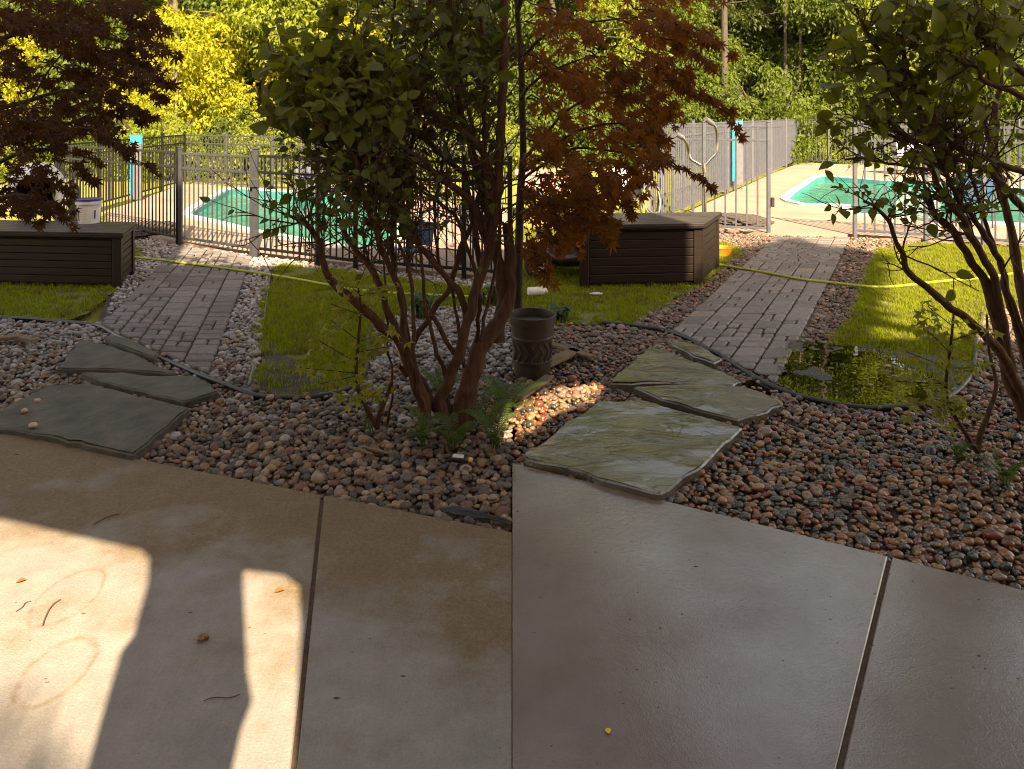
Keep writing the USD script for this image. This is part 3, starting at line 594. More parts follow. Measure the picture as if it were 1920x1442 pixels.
# lawns
def ragged(poly, a=0.07, seed=1):
    c = np.array(poly.exterior.segmentize(0.06).coords)[:-1]; z = np.zeros(len(c))
    o = np.stack([meshkit.fbm(np.column_stack([c * 5, z + k]), 4, seed=seed + k) - 0.5 for k in (0, 1)], 1)
    return Polygon(c + o * a * 2).buffer(0)
def lawn(name, poly, label, n, seed, hgt=0.035, bare=None, left=0.16, soil='lawn_soil', kinds=('grass', 'grass_dry')):
    r = np.random.default_rng(seed)
    poly = ragged(poly, seed=seed)
    L = thing(name, label, cat='grass', kind='structure')
    mesh('turf', sheet(poly, -0.022), soil, L)
    vis = poly.intersection(Polygon([(0, -1), (-30, 30 / 0.72), (30, 30 / 0.72)]).buffer(0.2))
    protos = []
    for s in range(4):
        vs = []
        for b in range(16):
            a = r.uniform(0, 2 * np.pi); base = r.normal(0, 0.022, 2); h = hgt * r.uniform(0.55, 1.3); w = 0.0022
            lean = r.uniform(0.1, 0.8) * h; dx = np.array([math.cos(a), math.sin(a)]); sd = np.array([-dx[1], dx[0]])
            p0, p1, p2 = np.append(base, 0), np.append(base + dx * lean * 0.35, h * 0.6), np.append(base + dx * lean, h)
            sd3 = np.append(sd, 0) * w
            vs.append((np.array([p0 - sd3, p0 + sd3, p1 + sd3 * 0.8, p1 - sd3 * 0.8, p2]), np.array([[0, 1, 2], [0, 2, 3], [3, 2, 4]])))
        protos.append((cat(*vs), kinds[0] if s < 3 else kinds[1], False))
    q = sample(vis, n, r)
    if bare is not None:
        q = q[(~shapely.contains_xy(bare, q[:, 0], q[:, 1])) | (r.random(len(q)) < left)]
    z = np.full(len(q), -0.024)
    nz = meshkit.fbm(np.column_stack([q * 3, z]), 3, seed=seed)
    q = q[nz > 0.28]; n = len(q)
    instancer('blades', protos, r.integers(0, 4, n), np.column_stack([q, np.full(n, -0.024)]), yaw_quat(r, n, 6), r.uniform(0.7, 1.25, n), L, kind='stuff')
bareL = Polygon(GP([(490, 620), (520, 640), (545, 668), (600, 700), (650, 720), (600, 742), (470, 742), (478, 650)]))
lawn('lawn', lawnL1, 'shaded short lawn in front of the left storage box', 5200, 31)
lawn('lawn', lawnL2, 'shaded lawn strip with bare earth right of the dry path', 6500, 32, bare=bareL)
lawn('lawn', lawnR1, 'lawn around the right storage box', 5200, 33)
lawn('lawn', lawnR2, 'bright sunlit lawn right of the damp path', 9000, 34, hgt=0.04)
lawn('muddy_grass', mudR, 'flooded muddy turf inside the curve of the right edging', 700, 35, soil='wet_soil', left=0.04, bare=Polygon(GP([(1474, 668), (1510, 640), (1560, 634), (1640, 655), (1690, 676), (1730, 700), (1765, 728), (1720, 752), (1640, 757), (1560, 747), (1505, 733), (1464, 705)])))
mesh('bare_earth', sheet(ragged(bareL.intersection(lawnL2.buffer(-0.03)), .05, 9), -0.016), 'soil', label='bare brown earth at the near corner of the left lawn', kind='structure')
r0 = np.random.default_rng(90)
puddle = Polygon(GP([(1474, 668), (1510, 640), (1560, 634), (1640, 655), (1690, 676), (1730, 700), (1765, 728), (1720, 752), (1640, 757), (1560, 747), (1505, 733), (1464, 705)]))
pp = np.array(puddle.exterior.segmentize(0.05).coords)[:-1]
pp = pp + (meshkit.fbm(np.column_stack([pp * 5, np.zeros(len(pp))]), 3, seed=3) - 0.5)[:, None] * [0.22, 0.3]
x0, y0, x1, y1 = mudR.bounds; gx, gy = np.meshgrid(np.arange(x0, x1, .03), np.arange(y0, y1, .03)); mq = np.stack([gx.ravel(), gy.ravel()], 1)
mh = meshkit.fbm(np.column_stack([mq * 4.5, np.zeros(len(mq))]), 5, seed=17); dist = shapely.distance(shapely.points(mq), puddle) 
mz = -0.012 + (mh - .5) * 0.05 + np.clip(dist * .12, 0, .012) - 0.006 * (dist <= 0); ins_ = shapely.contains_xy(mudR.buffer(.02), mq[:, 0], mq[:, 1])
nx = gx.shape[1]; i, j = np.meshgrid(np.arange(gx.shape[0] - 1), np.arange(nx - 1), indexing='ij'); q4 = np.stack([i * nx + j, i * nx + j + 1, (i + 1) * nx + j + 1, (i + 1) * nx + j], -1).reshape(-1, 4)
q4 = q4[ins_[q4].all(1)]; ids, inv = np.unique(q4, return_inverse=True)
mesh('mud', (np.column_stack([mq, mz])[ids], inv.reshape(q4.shape)), 'wet_soil', label='dark wet mud under and around the puddle', kind='structure', smooth=True)
mesh('puddle', sheet(puddle.buffer(.10).intersection(mudR.buffer(-.01)), -0.007), 'puddle_water', label='shallow puddle mirroring the trees inside the right edging', kind='structure')
puddle2 = Polygon(GP([(1392, 706), (1420, 688), (1445, 712), (1466, 733), (1430, 728), (1402, 722)]))
mesh('puddle', sheet(puddle2, -0.006), 'puddle_water', label='small puddle between the wet flagstones and the damp path end', kind='structure')
# a few stones in the puddle
for k in range(40):
    a = sample(puddle, 1, r0)[0]; s = r0.uniform(0.012, 0.028)
    v, f = pebble_lo(200 + k % 6); mesh('stone', (v @ rotm(0, 0, r0.uniform(0, 360)).T * s + [a[0], a[1], -0.02], f), 'pebble_dry_%d' % r0.integers(0, 10), gR, smooth=True)

# pool decks, copings, water
for deck, pool, lab, wl in ((deckL, poolL, 'left', 'green pool behind the closed gate, its far side hidden by the dark bush'), (deckR, poolR, 'right', 'green pool seen through the open gate on the right')):
    cop = pool.buffer(0.13, join_style=1)
    D = thing('pool_deck', 'tan concrete pool deck %s' % ('behind the closed gate' if lab == 'left' else 'beyond the open gate'), kind='structure')
    mesh('deck_slab', prism(deck.difference(cop), -0.12, 0.02), 'deck_concrete', D)
    Pn = thing('pool', wl, 'pool', kind='structure')
    cpoly = cop.difference(pool)
    mesh('coping', prism(cpoly, -0.1, 0.045), 'coping', Pn)
    mesh('pool_wall', prism(pool.buffer(0.0).difference(pool.buffer(-0.02)), -0.6, 0.02), 'pool_liner', Pn)
    mesh('water', sheet(pool.buffer(-0.015), -0.06), 'pool_water', Pn)

# ------------------------------------------------------------------ unseen wall behind the viewer, shaped to shade both yards and pass sun patches
def UV(px, py, d=0.15, z=0.0):
    """Where the sunbeam to a ground point crosses the unseen wall (x, height)."""
    g = G(px, py, z); t = (g[1] + d) / (-SV[1])
    return (g[0] + SV[0] * t, z + SV[2] * t)
wall = Polygon([(-9, 0), (9, 0), (9, 4.5), (3.6, 4.5), (3.6, 7.3), (0.35, 7.45), (0.30, 6.65), (-1.1, 6.65), (-1.15, 8.4), (-4.5, 8.6), (-9, 6)])
hole1 = Polygon([UV(x, y) for x, y in [(-160, 925), (30, 963), (278, 1017), (292, 1032), (290, 1075), (262, 1185), (243, 1200), (206, 1330), (170, 1470), (-160, 1470)]])
hole2 = Polygon([UV(x, y) for x, y in [(462, 1052), (540, 1062), (568, 1082), (572, 1150), (560, 1470), (430, 1470), (452, 1370), (474, 1312), (464, 1260), (456, 1080)]])
hole3 = Polygon([UV(x, y, z=-0.01) for x, y in [(930, 790), (985, 745), (1040, 722), (1120, 712), (1132, 728), (1112, 752), (1040, 775), (985, 812), (930, 830)]])
hole4 = Polygon([UV(x, y, z=FZ) for x, y in [(975, 862), (988, 846), (1030, 818), (1104, 780), (1090, 792), (1040, 824), (985, 858)]])
for h in (hole1, hole2, hole3, hole4): wall = wall.difference(h)
houseT = thing('house', 'unseen wall behind the viewer, openings shaped to throw the sun patches', 'house')
for g in getattr(wall, 'geoms', [wall]):
    m = trimesh.creation.extrude_polygon(g, 0.05, engine='earcut'); v = np.array(m.vertices)
    mesh('wall', (np.column_stack([v[:, 0], -0.15 - v[:, 2], v[:, 1]]), np.array(m.faces)[:, ::-1]), 'house_siding', houseT)

# ------------------------------------------------------------------ edging and hoses
def ground_line(px, z): return smooth_line([G(x, y, z) for x, y in px], 8)
def edging(px, label, r=0.014):
    l = ground_line(px, 0.0); l[:, 2] = -0.002 + (meshkit.noise(l * 6, 4) - 0.5) * 0.012
    T = thing('garden_edging', label, 'edging')
    mesh('edging_tube', tube(l, r, 10), 'black_plastic', T, smooth=True)
    d = np.gradient(l, axis=0); s = np.stack([l - [0, 0, 0.06], l - [0, 0, 0.008]], 1).reshape(-1, 3); off = np.array([0.003, 0.003, 0])
    n = len(l); i = np.arange(n - 1) * 2
    f = np.stack([i, i + 2, i + 3, i + 1], 1)
    v = np.vstack([s, s + off]); f = np.vstack([f, f[:, ::-1] + 2 * n])
    mesh('edging_strip', (v, f), 'black_plastic', T)
edging([(-60, 592), (35, 596), (150, 606), (190, 613), (255, 648), (330, 683), (395, 711), (470, 737), (530, 743), (590, 742), (640, 731), (675, 712), (688, 685), (690, 650), (692, 625), (700, 608)], 'black plastic edging curving round the dry lawn')
edging([(1130, 604), (1200, 612), (1259, 622), (1330, 655), (1400, 697), (1457, 727), (1530, 749), (1610, 761), (1680, 762), (1745, 755), (1795, 732), (1822, 700), (1829, 660), (1832, 625), (1842, 588)], 'black plastic edging curving round the puddle')
def hose(px, label, z=0.012, r=0.0125):
    l = ground_line(px, z); l[:, 2] = z
    mesh('garden_hose', tube(l, r, 10), 'hose_green', label=label, cat='hose', smooth=True)
hose([(235, 478), (252, 482), (330, 491), (420, 503), (500, 514), (560, 524), (630, 537), (700, 547), (800, 553), (900, 557), (958, 558)], 'yellow-green hose across the dry path and shaded lawn')
hose([(1330, 492), (1352, 497), (1430, 510), (1500, 523), (1560, 530), (1640, 538), (1700, 535), (1760, 528), (1850, 520), (1930, 508)], 'yellow-green hose across the damp path and sunlit lawn')
mesh('stake', tube([G(477, 686, 0.02), G(471, 705, 0.02), G(467, 722, 0.02)], 0.009, 8), 'grey_plastic', label='short grey pipe lying at the bare earth beside the dry path', cat='pipe', smooth=True)
for k, l in enumerate([[(508, 510), (500, 560), (495, 600)]]):
    mesh('edging_strip', tube(ground_line(l, 0.0), 0.006, 6), 'grey_plastic', label='thin grey edging line between the pale pebbles and the left lawn', cat='edging', smooth=True)

# ------------------------------------------------------------------ fences
def post(p, h, s, m, parent, cap=True):
    x = thing_part = None
    g = mesh('post', cbox([p[0] - s / 2, p[1] - s / 2, -0.05], [s, 0, 0], [0, s, 0], [0, 0, h + 0.05], 0.004), m, parent)
    if cap: mesh('post_cap', cbox([p[0] - s * .62, p[1] - s * .62, h], [s * 1.24, 0, 0], [0, s * 1.24, 0], [0, 0, 0.018], 0.006), m, parent)
def fence_run(parent, a, b, h, m, n_post, gap=0.09, rails=(0.0, 0.17, None), post_s=0.044, pick=0.014, ends=(True, True), z0=0.06):
    a, b = np.asarray(a, float)[:2], np.asarray(b, float)[:2]; d = b - a; L = np.linalg.norm(d); u = d / L; w = np.array([-u[1], u[0]])
    hs = [h - 0.02, h - 0.19, z0 + 0.02]
    for zz in hs:
        o = np.append(a - w * 0.011, zz - 0.014)
        mesh('rail', cbox(o, np.append(d, 0), np.append(w * 0.022, 0), [0, 0, 0.028], 0.003), m, parent)
    n = max(2, int(round(L / gap)))
    for i in range(1, n):
        p = a + d * i / n - w * (pick / 2) - u * (pick / 2)
        mesh('picket', cbox(np.append(p, z0), np.append(u * pick, 0), np.append(w * pick, 0), [0, 0, h - 0.02 - z0], 0.002), m, parent)
    for i in range(n_post + 1):
        if (i == 0 and not ends[0]) or (i == n_post and not ends[1]): continue
        post(a + d * i / n_post, h + 0.03, post_s, m, parent)
hL, hR = 1.08, 1.37
gp0, gp1 = G(334, 457), G(476, 479)
F1 = thing('pool_fence', 'black metal picket fence panel between the brown box and the closed gate', 'fence')
fence_run(F1, G(106, 412), gp0, hL, 'fence_black', 1, gap=0.085)
F2 = thing('pool_fence', 'black metal fence side running back beside the blue slide to the left pool corner', 'fence')
fence_run(F2, G(106, 412), G(347, 345), hL, 'fence_black', 4, gap=0.10, ends=(False, True))
F3 = thing('pool_fence', 'far metal fence along the trees behind the left pool', 'fence')
fence_run(F3, G(347, 345), G(958, 392), hL, 'fence_grey', 6, gap=0.10, ends=(False, True))
F4 = thing('pool_fence', 'black metal picket fence right of the closed gate behind the big bush', 'fence')
fence_run(F4, G(486, 480), G(596, 494), hL, 'fence_black', 1, gap=0.085, ends=(False, True))
fence_run(F4, G(596, 494), G(667, 504), hL, 'fence_black', 1, gap=0.085, ends=(False, True))
fence_run(F4, G(667, 504), G(870, 520), hL, 'fence_black', 2, gap=0.085, ends=(False, True))
fence_run(F4, G(870, 520), G(956, 528), hL, 'fence_black', 1, gap=0.085, ends=(False, True))
gt = thing('pool_gate', 'closed metal pool gate painted sunlit grey at the end of the dry path', 'gate')
d = gp1 - gp0; ga, gb = gp0 + d * 0.035, gp0 + d * 0.975
fence_run(gt, ga, gb, hL - 0.01, 'fence_grey', 1, gap=0.085, post_s=0.04)
lp = gp0 + d * 1.02
T = thing('gate_post', 'latch post painted sunlit grey at the right side of the closed gate', 'post'); post(lp, hL + 0.05, 0.055, 'fence_grey', T)
mesh('latch', cbox(lp + [-0.05, -0.05, hL - 0.35], [0.1, 0, 0], [0, 0.03, 0], [0, 0, 0.09], 0.006), 'fence_grey', T)
# right yard
rp = G(1441, 440); rl = G(1204, 431)
R1 = thing('pool_fence', 'sunlit grey picket fence panel behind the right brown box up to the open gate', 'fence')
fence_run(R1, rl, rp, hR, 'fence_silver', 2, gap=0.125, pick=0.021)
mesh('latch', cbox(rp + [0.02, -0.05, 0.35], [0.04, 0, 0], [0, 0.03, 0], [0, 0, 0.12], 0.006), 'black_plastic', R1)
R2 = thing('pool_fence', 'sunlit grey picket fence side running back past the blue slide to the right pool corner', 'fence')
fence_run(R2, rl, G(1496, 304), hR, 'fence_silver', 6, gap=0.115, pick=0.021, ends=(False, True))
R3 = thing('pool_fence', 'far sunlit grey picket fence along the trees behind the right pool', 'fence')
fence_run(R3, G(1496, 304), G(2000, 330), hR, 'fence_silver', 7, gap=0.12, pick=0.021, ends=(False, True))
R4 = thing('pool_fence', 'sunlit grey picket fence right of the open gate behind the sunlit lawn', 'fence')
fence_run(R4, G(1603, 444), G(1736, 452), hR, 'fence_silver', 1, gap=0.115, pick=0.021)
fence_run(R4, G(1736, 452), G(1960, 470), hR, 'fence_silver', 2, gap=0.115, pick=0.021, ends=(False, True))

# ------------------------------------------------------------------ storage boxes
def storage_box(P0, P1, P2, h, label, seed):
    P0, P1, P2 = (np.append(np.asarray(p)[:2], 0) for p in (P0, P1, P2)); ea, eb = P1 - P0, P2 - P1
    B = thing('storage_box', label, 'storage box'); zz = np.array([0, 0, 1.0]); z0 = -0.02
    la, lb = np.linalg.norm(ea), np.linalg.norm(eb); ua, ub = ea / la, eb / lb
    def b(name, a0, a1, b0, b1, za, zb, m='box_brown', ch=0.006, parent=B):
        return mesh(name, cbox(P0 + ua * a0 + ub * b0 + zz * za, ua * (a1 - a0), ub * (b1 - b0), zz * (zb - za), ch), m, parent)
    pw = 0.085; hb = h - 0.05
    for a0 in (0, la - pw):
        for b0 in (0, lb - pw):
            b('corner_post', a0, a0 + pw, b0, b0 + pw, z0, hb)
    n = 6; ph = (hb - 0.04) / n
    for k in range(n):
        za = z0 + 0.04 + k * ph
        b('plank', pw + 0.003, la - pw - 0.003, 0.014, 0.034, za + 0.003, za + ph - 0.003, ch=0.004)
        b('plank', pw + 0.003, la - pw - 0.003, lb - 0.034, lb - 0.014, za + 0.003, za + ph - 0.003, ch=0.004)
        b('plank', 0.014, 0.034, pw + 0.003, lb - pw - 0.003, za + 0.003, za + ph - 0.003, ch=0.004)
        b('plank', la - 0.034, la - 0.014, pw + 0.003, lb - pw - 0.003, za + 0.003, za + ph - 0.003, ch=0.004)
    b('inner_wall', 0.04, la - 0.04, 0.04, lb - 0.04, z0 + 0.02, hb - 0.01, m='dark_inside')
    L = b('lid', -0.025, la + 0.025, -0.03, lb + 0.02, hb, h - 0.012, m='box_brown', ch=0.008)
    ns = 8; sw = (lb + 0.05) / ns
    for k in range(ns):
        b('lid_slat', -0.02, la + 0.02, -0.026 + k * sw * 0.99, -0.026 + (k + 1) * sw * 0.99 - 0.006, h - 0.012, h, m='box_lid', ch=0.003)
    return P0, ua, ub, la, lb
storage_box(G(-175, 528), G(227, 538), G(253, 510), 0.475, 'dark brown plank storage box with a white bucket on its lid', 1)
storage_box(G(1086, 537), G(1318, 532), G(1349, 500), 0.54, 'dark brown plank storage box standing by the damp path', 2)

# bucket on the left box
bk = A(166, 423, 0) * 0
Yb = F * H / (523 - YH); bk = A(167, 424, (H - 0.475) * F / (418 - YH)); bk[2] = 0.475
Bk = thing('bucket', 'white plastic bucket with a purple lid on the left brown box', 'bucket', loc=bk)
s = bk[1] / F
R = 21 * s; hh = 46 * s
mesh('pail', lathe([(0, 0), (R * .82, 0), (R * .84, 0.004), (R * .97, hh * .78), (R * 1.08, hh * .79), (R * 1.08, hh * .86), (R, hh * .87), (R * 1.0, hh * .92), (0, hh * .92)]), 'white_plastic', Bk, smooth=35)
mesh('bucket_lid', lathe([(0, hh * .915), (R * 1.06, hh * .915), (R * 1.07, hh * .99), (R * 1.02, hh), (R * .95, hh * .97), (0, hh * .97)]), 'purple_plastic', Bk, smooth=35)
def wrap(w0, w1, z0, z1, off):
    a = np.linspace(w0, w1, 9); rr = lambda z: R * (.84 + .13 * z / (hh * .78)) + off
    v = np.array([[rr(z) * math.sin(x), -rr(z) * math.cos(x), z] for z in (z0, z1) for x in a]); i = np.arange(8)
    return v, np.stack([i, i + 1, i + 10, i + 9], 1)
mesh('print', wrap(-0.75, -0.5, hh * .12, hh * .55, 0.0015), 'dark_print', Bk)
for k in range(5): mesh('print', wrap(-0.4, 0.35 - 0.1 * (k % 2), hh * (.2 + .09 * k), hh * (.225 + .09 * k), 0.0015), 'tan_print', Bk)
mesh('print', wrap(0.95, 1.1, hh * .2, hh * .55, 0.0015), 'purple_plastic', Bk)

# ------------------------------------------------------------------ slides by the pools
def slide(px0, px1, ytop, ybase, Y, label):
    T = thing('pool_slide', label, 'slide'); cxp = (px0 + px1) / 2
    base = A(cxp, ybase, Y); top = A(cxp, ytop, Y)[2]; w = (px1 - px0) * Y / F
    b = base[2]
    prof = [(0.0, b + 0.05), (0.0, top - 0.12), (0.05, top - 0.03), (0.15, top), (0.26, top - 0.04), (0.34, top - 0.16), (0.6, top - 0.55), (0.95, b + 0.35), (1.25, b + 0.12)]
    l = smooth_line([(0, p[0], p[1]) for p in prof], 5)
    v = []; 
    for q in l:
        for sx, dz in ((-w / 2, 0.04), (-w / 2 + 0.02, 0.0), (w / 2 - 0.02, 0.0), (w / 2, 0.04)):
            v.append([base[0] + sx, Y + q[1], q[2] + (dz if q[1] > 0.1 else 0)])
    v = np.array(v); ang = math.atan2(base[0], Y); v[:, 0] = v[:, 0] + (v[:, 1] - Y) * math.tan(ang); n = len(l); i, j = np.meshgrid(np.arange(n - 1), np.arange(3), indexing='ij')
    q4 = np.stack([i * 4 + j, i * 4 + j + 1, (i + 1) * 4 + j + 1, (i + 1) * 4 + j], -1).reshape(-1, 4)
    mesh('chute', (np.vstack([v, v + [0, 0.02, -0.012]]), np.vstack([q4, q4[:, ::-1] + len(v)])), 'slide_blue', T, smooth=40)
    mesh('side_panel', cbox([base[0] - w * .22, Y - 0.025, b - 0.02], [w * .72, 0, 0], [0, 0.02, 0], [0, 0, top - b - 0.13], 0.004), 'grey_plastic', T)
    for sx in (-1, 1):
        mesh('leg', tube([(base[0] + sx * w * .4 + .32 * base[0] / Y, Y + 0.32, -0.02), (base[0] + sx * w * .4 + .32 * base[0] / Y, Y + 0.32, top - 0.2)], 0.016, 8), 'grey_plastic', T, smooth=True)
slide(244, 266, 253, 372, 2100 / (378 - YH), 'blue pool slide with rounded top behind the black side fence')
slide(1373, 1393, 226, 345, 2100 / (360 - YH), 'blue pool slide with rounded top behind the grey side fence')

# ------------------------------------------------------------------ things around the right box
# handlebars
Yh = 8.55
T = thing('handlebars', 'tall curved chrome handlebars with grey grips behind the right box', 'handlebars')
def al(px, Y=Yh): return smooth_line([A(x, y, Y + dy) for x, y, dy in px], 7)
mesh('bar', tube(al([(1328, 227, -.1), (1341, 238, -.05), (1344, 262, 0), (1343, 285, 0), (1332, 298, 0), (1319, 313, 0)]), 0.019, 10), 'chrome', T, smooth=True)
mesh('bar', tube(al([(1276, 254, -.1), (1287, 268, -.05), (1291, 285, 0), (1295, 298, 0), (1306, 305, 0), (1319, 313, 0)]), 0.019, 10), 'chrome', T, smooth=True)
mesh('stem', tube(al([(1319, 310, 0), (1320, 340, 0), (1322, 375, 0), (1323, 452, 0)]), 0.017, 10), 'chrome', T, smooth=True)
mesh('grip', tube(al([(1323, 223, -.12), (1336, 232, -.06)]), 0.03, 10), 'grey_plastic', T, smooth=40)
mesh('grip', tube(al([(1268, 251, -.12), (1281, 259, -.06)]), 0.03, 10), 'grey_plastic', T, smooth=40)
mesh('clamp', tube(al([(1318, 308, -.02), (1320, 322, -.02)]), 0.03, 10), 'chrome', T, smooth=40)
# white tub on its side, with a dark mouth, and hose coils (both yards)
def tub(px, py, Y, w, label):
    c = A(px, py, Y); T = thing('tub', label, 'tub', loc=c)
    Rr = w / 2 * Y / F
    prof = [(Rr * .72, 0.0), (Rr * .8, 0.0), (Rr, Rr * .25), (Rr * 1.02, Rr * 1.0), (Rr * .8, Rr * 1.9), (0, Rr * 2.0)]
    M = rotm(-78, 0, 28)
    mesh('shell', moved(lathe(prof, 28), M), 'white_plastic', T, smooth=40)
    mesh('inside', moved(lathe([(Rr * .73, 0.004), (Rr * .8, Rr * .4), (Rr * .6, Rr * 1.6), (0, Rr * 1.75)], 28), M), 'dark_inside', T, smooth=True)
    lo = -c[2] - 0.02
    for sx in (-.6, .6):
        mesh('foot', cbox([sx * Rr - 0.02, Rr * .4, lo], [0.04, 0, 0], [0, 0.04, 0], [0, 0, -lo - Rr * .55], 0.004), 'grey_plastic', T)
tub(66, 362, 7.6, 92, 'white rounded tub lying open behind the left box under the red maple')
tub(1190, 352, 8.4, 62, 'white rounded tub lying open behind the right box under the red maple')
def coil(px, py, Y, n, m, label, seed, rr=24):
    r = np.random.default_rng(seed); T = thing('hose_coil', label, 'hose'); 
    for k in range(n):
        a = np.linspace(0, 2 * np.pi, 28); c = A(px + r.normal(0, 5), py + r.normal(0, 3), Y + k * 0.03); s = (rr + r.uniform(-5, 6)) * Y / F
        p = np.stack([c[0] + s * .62 * np.cos(a), c[1] + 0.06 * np.sin(a * 2 + k), c[2] + s * 1.25 * np.sin(a)], 1)
        mesh('loop', tube(p, 0.011, 7), m, T, smooth=True)
    c = A(px, py, Y); mesh('hanger', cbox([c[0] - 0.03, Y + 0.18, -0.03], [0.05, 0, 0], [0, 0.05, 0], [0, 0, c[2] + 0.25], 0.004), 'board_wood', T)
coil(118, 385, 7.9, 5, 'black_plastic', 'black hose coils hanging behind the left box', 3)
coil(1222, 375, 8.3, 4, 'grey_plastic', 'grey hose coils hanging behind the right box', 4)
for lab, pts, Y in (('yellow-green hose end hanging behind the left box', [(98, 352), (103, 372), (108, 395), (122, 440)], 7.8), ('yellow-green hose end hanging behind the right box', [(1207, 356), (1208, 385), (1206, 410), (1215, 440)], 8.2)):
    mesh('hose_end', tube(smooth_line([A(x, y, Y) for x, y in pts]), 0.016, 8), 'hose_green', label=lab, cat='hose', smooth=True)
# lawn mower
mw = G(1026, 519); T = thing('lawn_mower', 'black and orange lawn mower with pale wheels left of the right box', 'lawn mower', loc=(mw[0], mw[1], -0.02))
def wheel(x, y, R, w, par):
    M = rotm(0, 0, 12) @ rotm(90, 0, 0)
    Wt = mesh('wheel', moved(lathe([(R * .66, -w / 2), (R * .95, -w / 2), (R, -w / 4), (R, w / 4), (R * .95, w / 2), (R * .66, w / 2)], 32), M, (x, y, R)), 'black_plastic', par, smooth=35)
    mesh('rim', moved(lathe([(0, -w * .42), (R * .2, -w * .45), (R * .24, -w * .3), (R * .6, -w * .25), (R * .68, -w * .4), (R * .68, w * .4), (0, w * .4)], 24), M, (x, y, R)), 'pale_panel', Wt, smooth=35)
    for k in range(5):
        a = k * 2 * np.pi / 5; c = np.array([math.cos(a), math.sin(a)]) * R * .4
        mesh('spoke', moved(cbox([-R * .05, -R * .28, -w * .48], [R * .1, 0, 0], [0, R * .56, 0], [0, 0, w * .12], 0.002), M @ rotm(0, 0, math.degrees(a) - 90), np.array([x, y, R]) + M @ np.array([c[0], c[1], 0])), 'white_plastic', Wt)
wheel(-0.08, 0.02, 0.135, 0.045, T); wheel(0.47, 0.15, 0.12, 0.045, T); wheel(0.05, 0.52, 0.135, 0.045, T)
mesh('mower_deck', moved(tri(trimesh.creation.icosphere(3, 1.0)), np.diag([0.30, 0.24, 0.10]), (0.22, 0.26, 0.17)), 'black_plastic', T, smooth=True)
mesh('engine', cbox([0.13, 0.14, 0.24], [0.22, 0.03, 0], [-0.03, 0.22, 0], [0, 0, 0.16], 0.03), 'black_plastic', T, smooth=30)
mesh('engine_cover', lathe([(0, 0.19), (0.09, 0.19), (0.11, 0.15), (0.11, 0.02), (0, 0.0)], 24) if False else moved(lathe([(0, 0.14), (0.08, 0.14), (0.10, 0.11), (0.10, 0.0), (0, 0.0)], 24), None, (0.36, 0.2, 0.27)), 'orange_plastic', T, smooth=35)
mesh('air_filter', cbox([0.18, 0.10, 0.40], [0.12, 0, 0], [0, 0.1, 0], [0, 0, 0.05], 0.01), 'pale_panel', T)
mesh('handle', tube(smooth_line([(0.52, 0.08, 0.10), (0.30, 0.06, 0.34), (0.08, 0.04, 0.58), (-0.12, 0.02, 0.80)]), 0.012, 8), 'chrome', T, smooth=True)
mesh('handle', tube(smooth_line([(0.58, 0.42, 0.10), (0.36, 0.40, 0.34), (0.14, 0.38, 0.58), (-0.12, 0.36, 0.80)]), 0.012, 8), 'chrome', T, smooth=True)
mesh('grip', tube([(-0.12, 0.02, 0.80), (-0.12, 0.36, 0.80)], 0.016, 8), 'black_plastic', T, smooth=True)
# white spray bottle lying on the lawn
def bottle(p, yaw, L, R, label, body, cap, band, cat_='bottle'):
    T = thing('bottle', label, cat_, loc=p, rz=yaw); M = rotm(0, 90, 0)
    mesh('body', moved(lathe([(0, 0), (R * .9, 0), (R, R * .15), (R, L * .74), (R * .9, L * .8), (R * .5, L * .85), (0, L * .85)], 28), M, (0, 0, R)), body, T, smooth=35)
    mesh('cap', moved(lathe([(0, L * .84), (R * .62, L * .84), (R * .62, L * .98), (R * .55, L), (0, L)], 24), M, (0, 0, R)), cap, T, smooth=35)
    for (a0, a1, z0, z1, m) in band:
        a = np.linspace(a0, a1, 8); v = np.array([[z, (R + 0.0012) * math.sin(x), R + (R + 0.0012) * math.cos(x)] for z in (L * z0, L * z1) for x in a]); i = np.arange(7)
        mesh('print', (v, np.stack([i, i + 1, i + 9, i + 8], 1)[:, ::-1]), m, T)
p = G(990, 554); bottle((p[0], p[1], -0.005), 14, 0.168, 0.036, 'white bottle with a red stripe lying on the grass by the planter', 'white_plastic', 'white_plastic', [(0.0, 0.55, .15, .7, 'red_print'), (0.8, 1.3, .12, .7, 'tan_print')])
p = G(846, 866); bottle((p[0], p[1], 0.0), -12, 0.094, 0.0165, 'small black bottle with a white label and yellow cap lying on the pebbles', 'black_plastic', 'yellow_cap', [(-0.9, 1.5, .1, .62, 'white_plastic'), (0.5, 0.7, .15, .58, 'dark_print'), (1.0, 1.15, .15, .5, 'dark_print')])
# yellow dish
p = G(1350, 476); T = thing('dish', 'round yellow plastic dish on the grass behind the right box', 'dish', loc=(p[0] + .02, p[1], -0.02)); 
mesh('bowl', lathe([(0, 0), (0.085, 0), (0.095, 0.01), (0.1, 0.075), (0.108, 0.09), (0.104, 0.094), (0.092, 0.085), (0.085, 0.02), (0, 0.015)], 32), 'yellow_plastic', T, smooth=35)
# litter on the lawn
v, f = tri(trimesh.creation.icosphere(2, 1)); r1 = np.random.default_rng(4)
p = G(1118, 553); mesh('paper_scrap', (v * [0.05, 0.02, 0.008] * (0.6 + meshkit.noise(v * 3, 1))[:, None] + [p[0], p[1], 0.012], f), 'white_plastic', label='scrap of white paper on the grass in front of the right box', cat='litter')

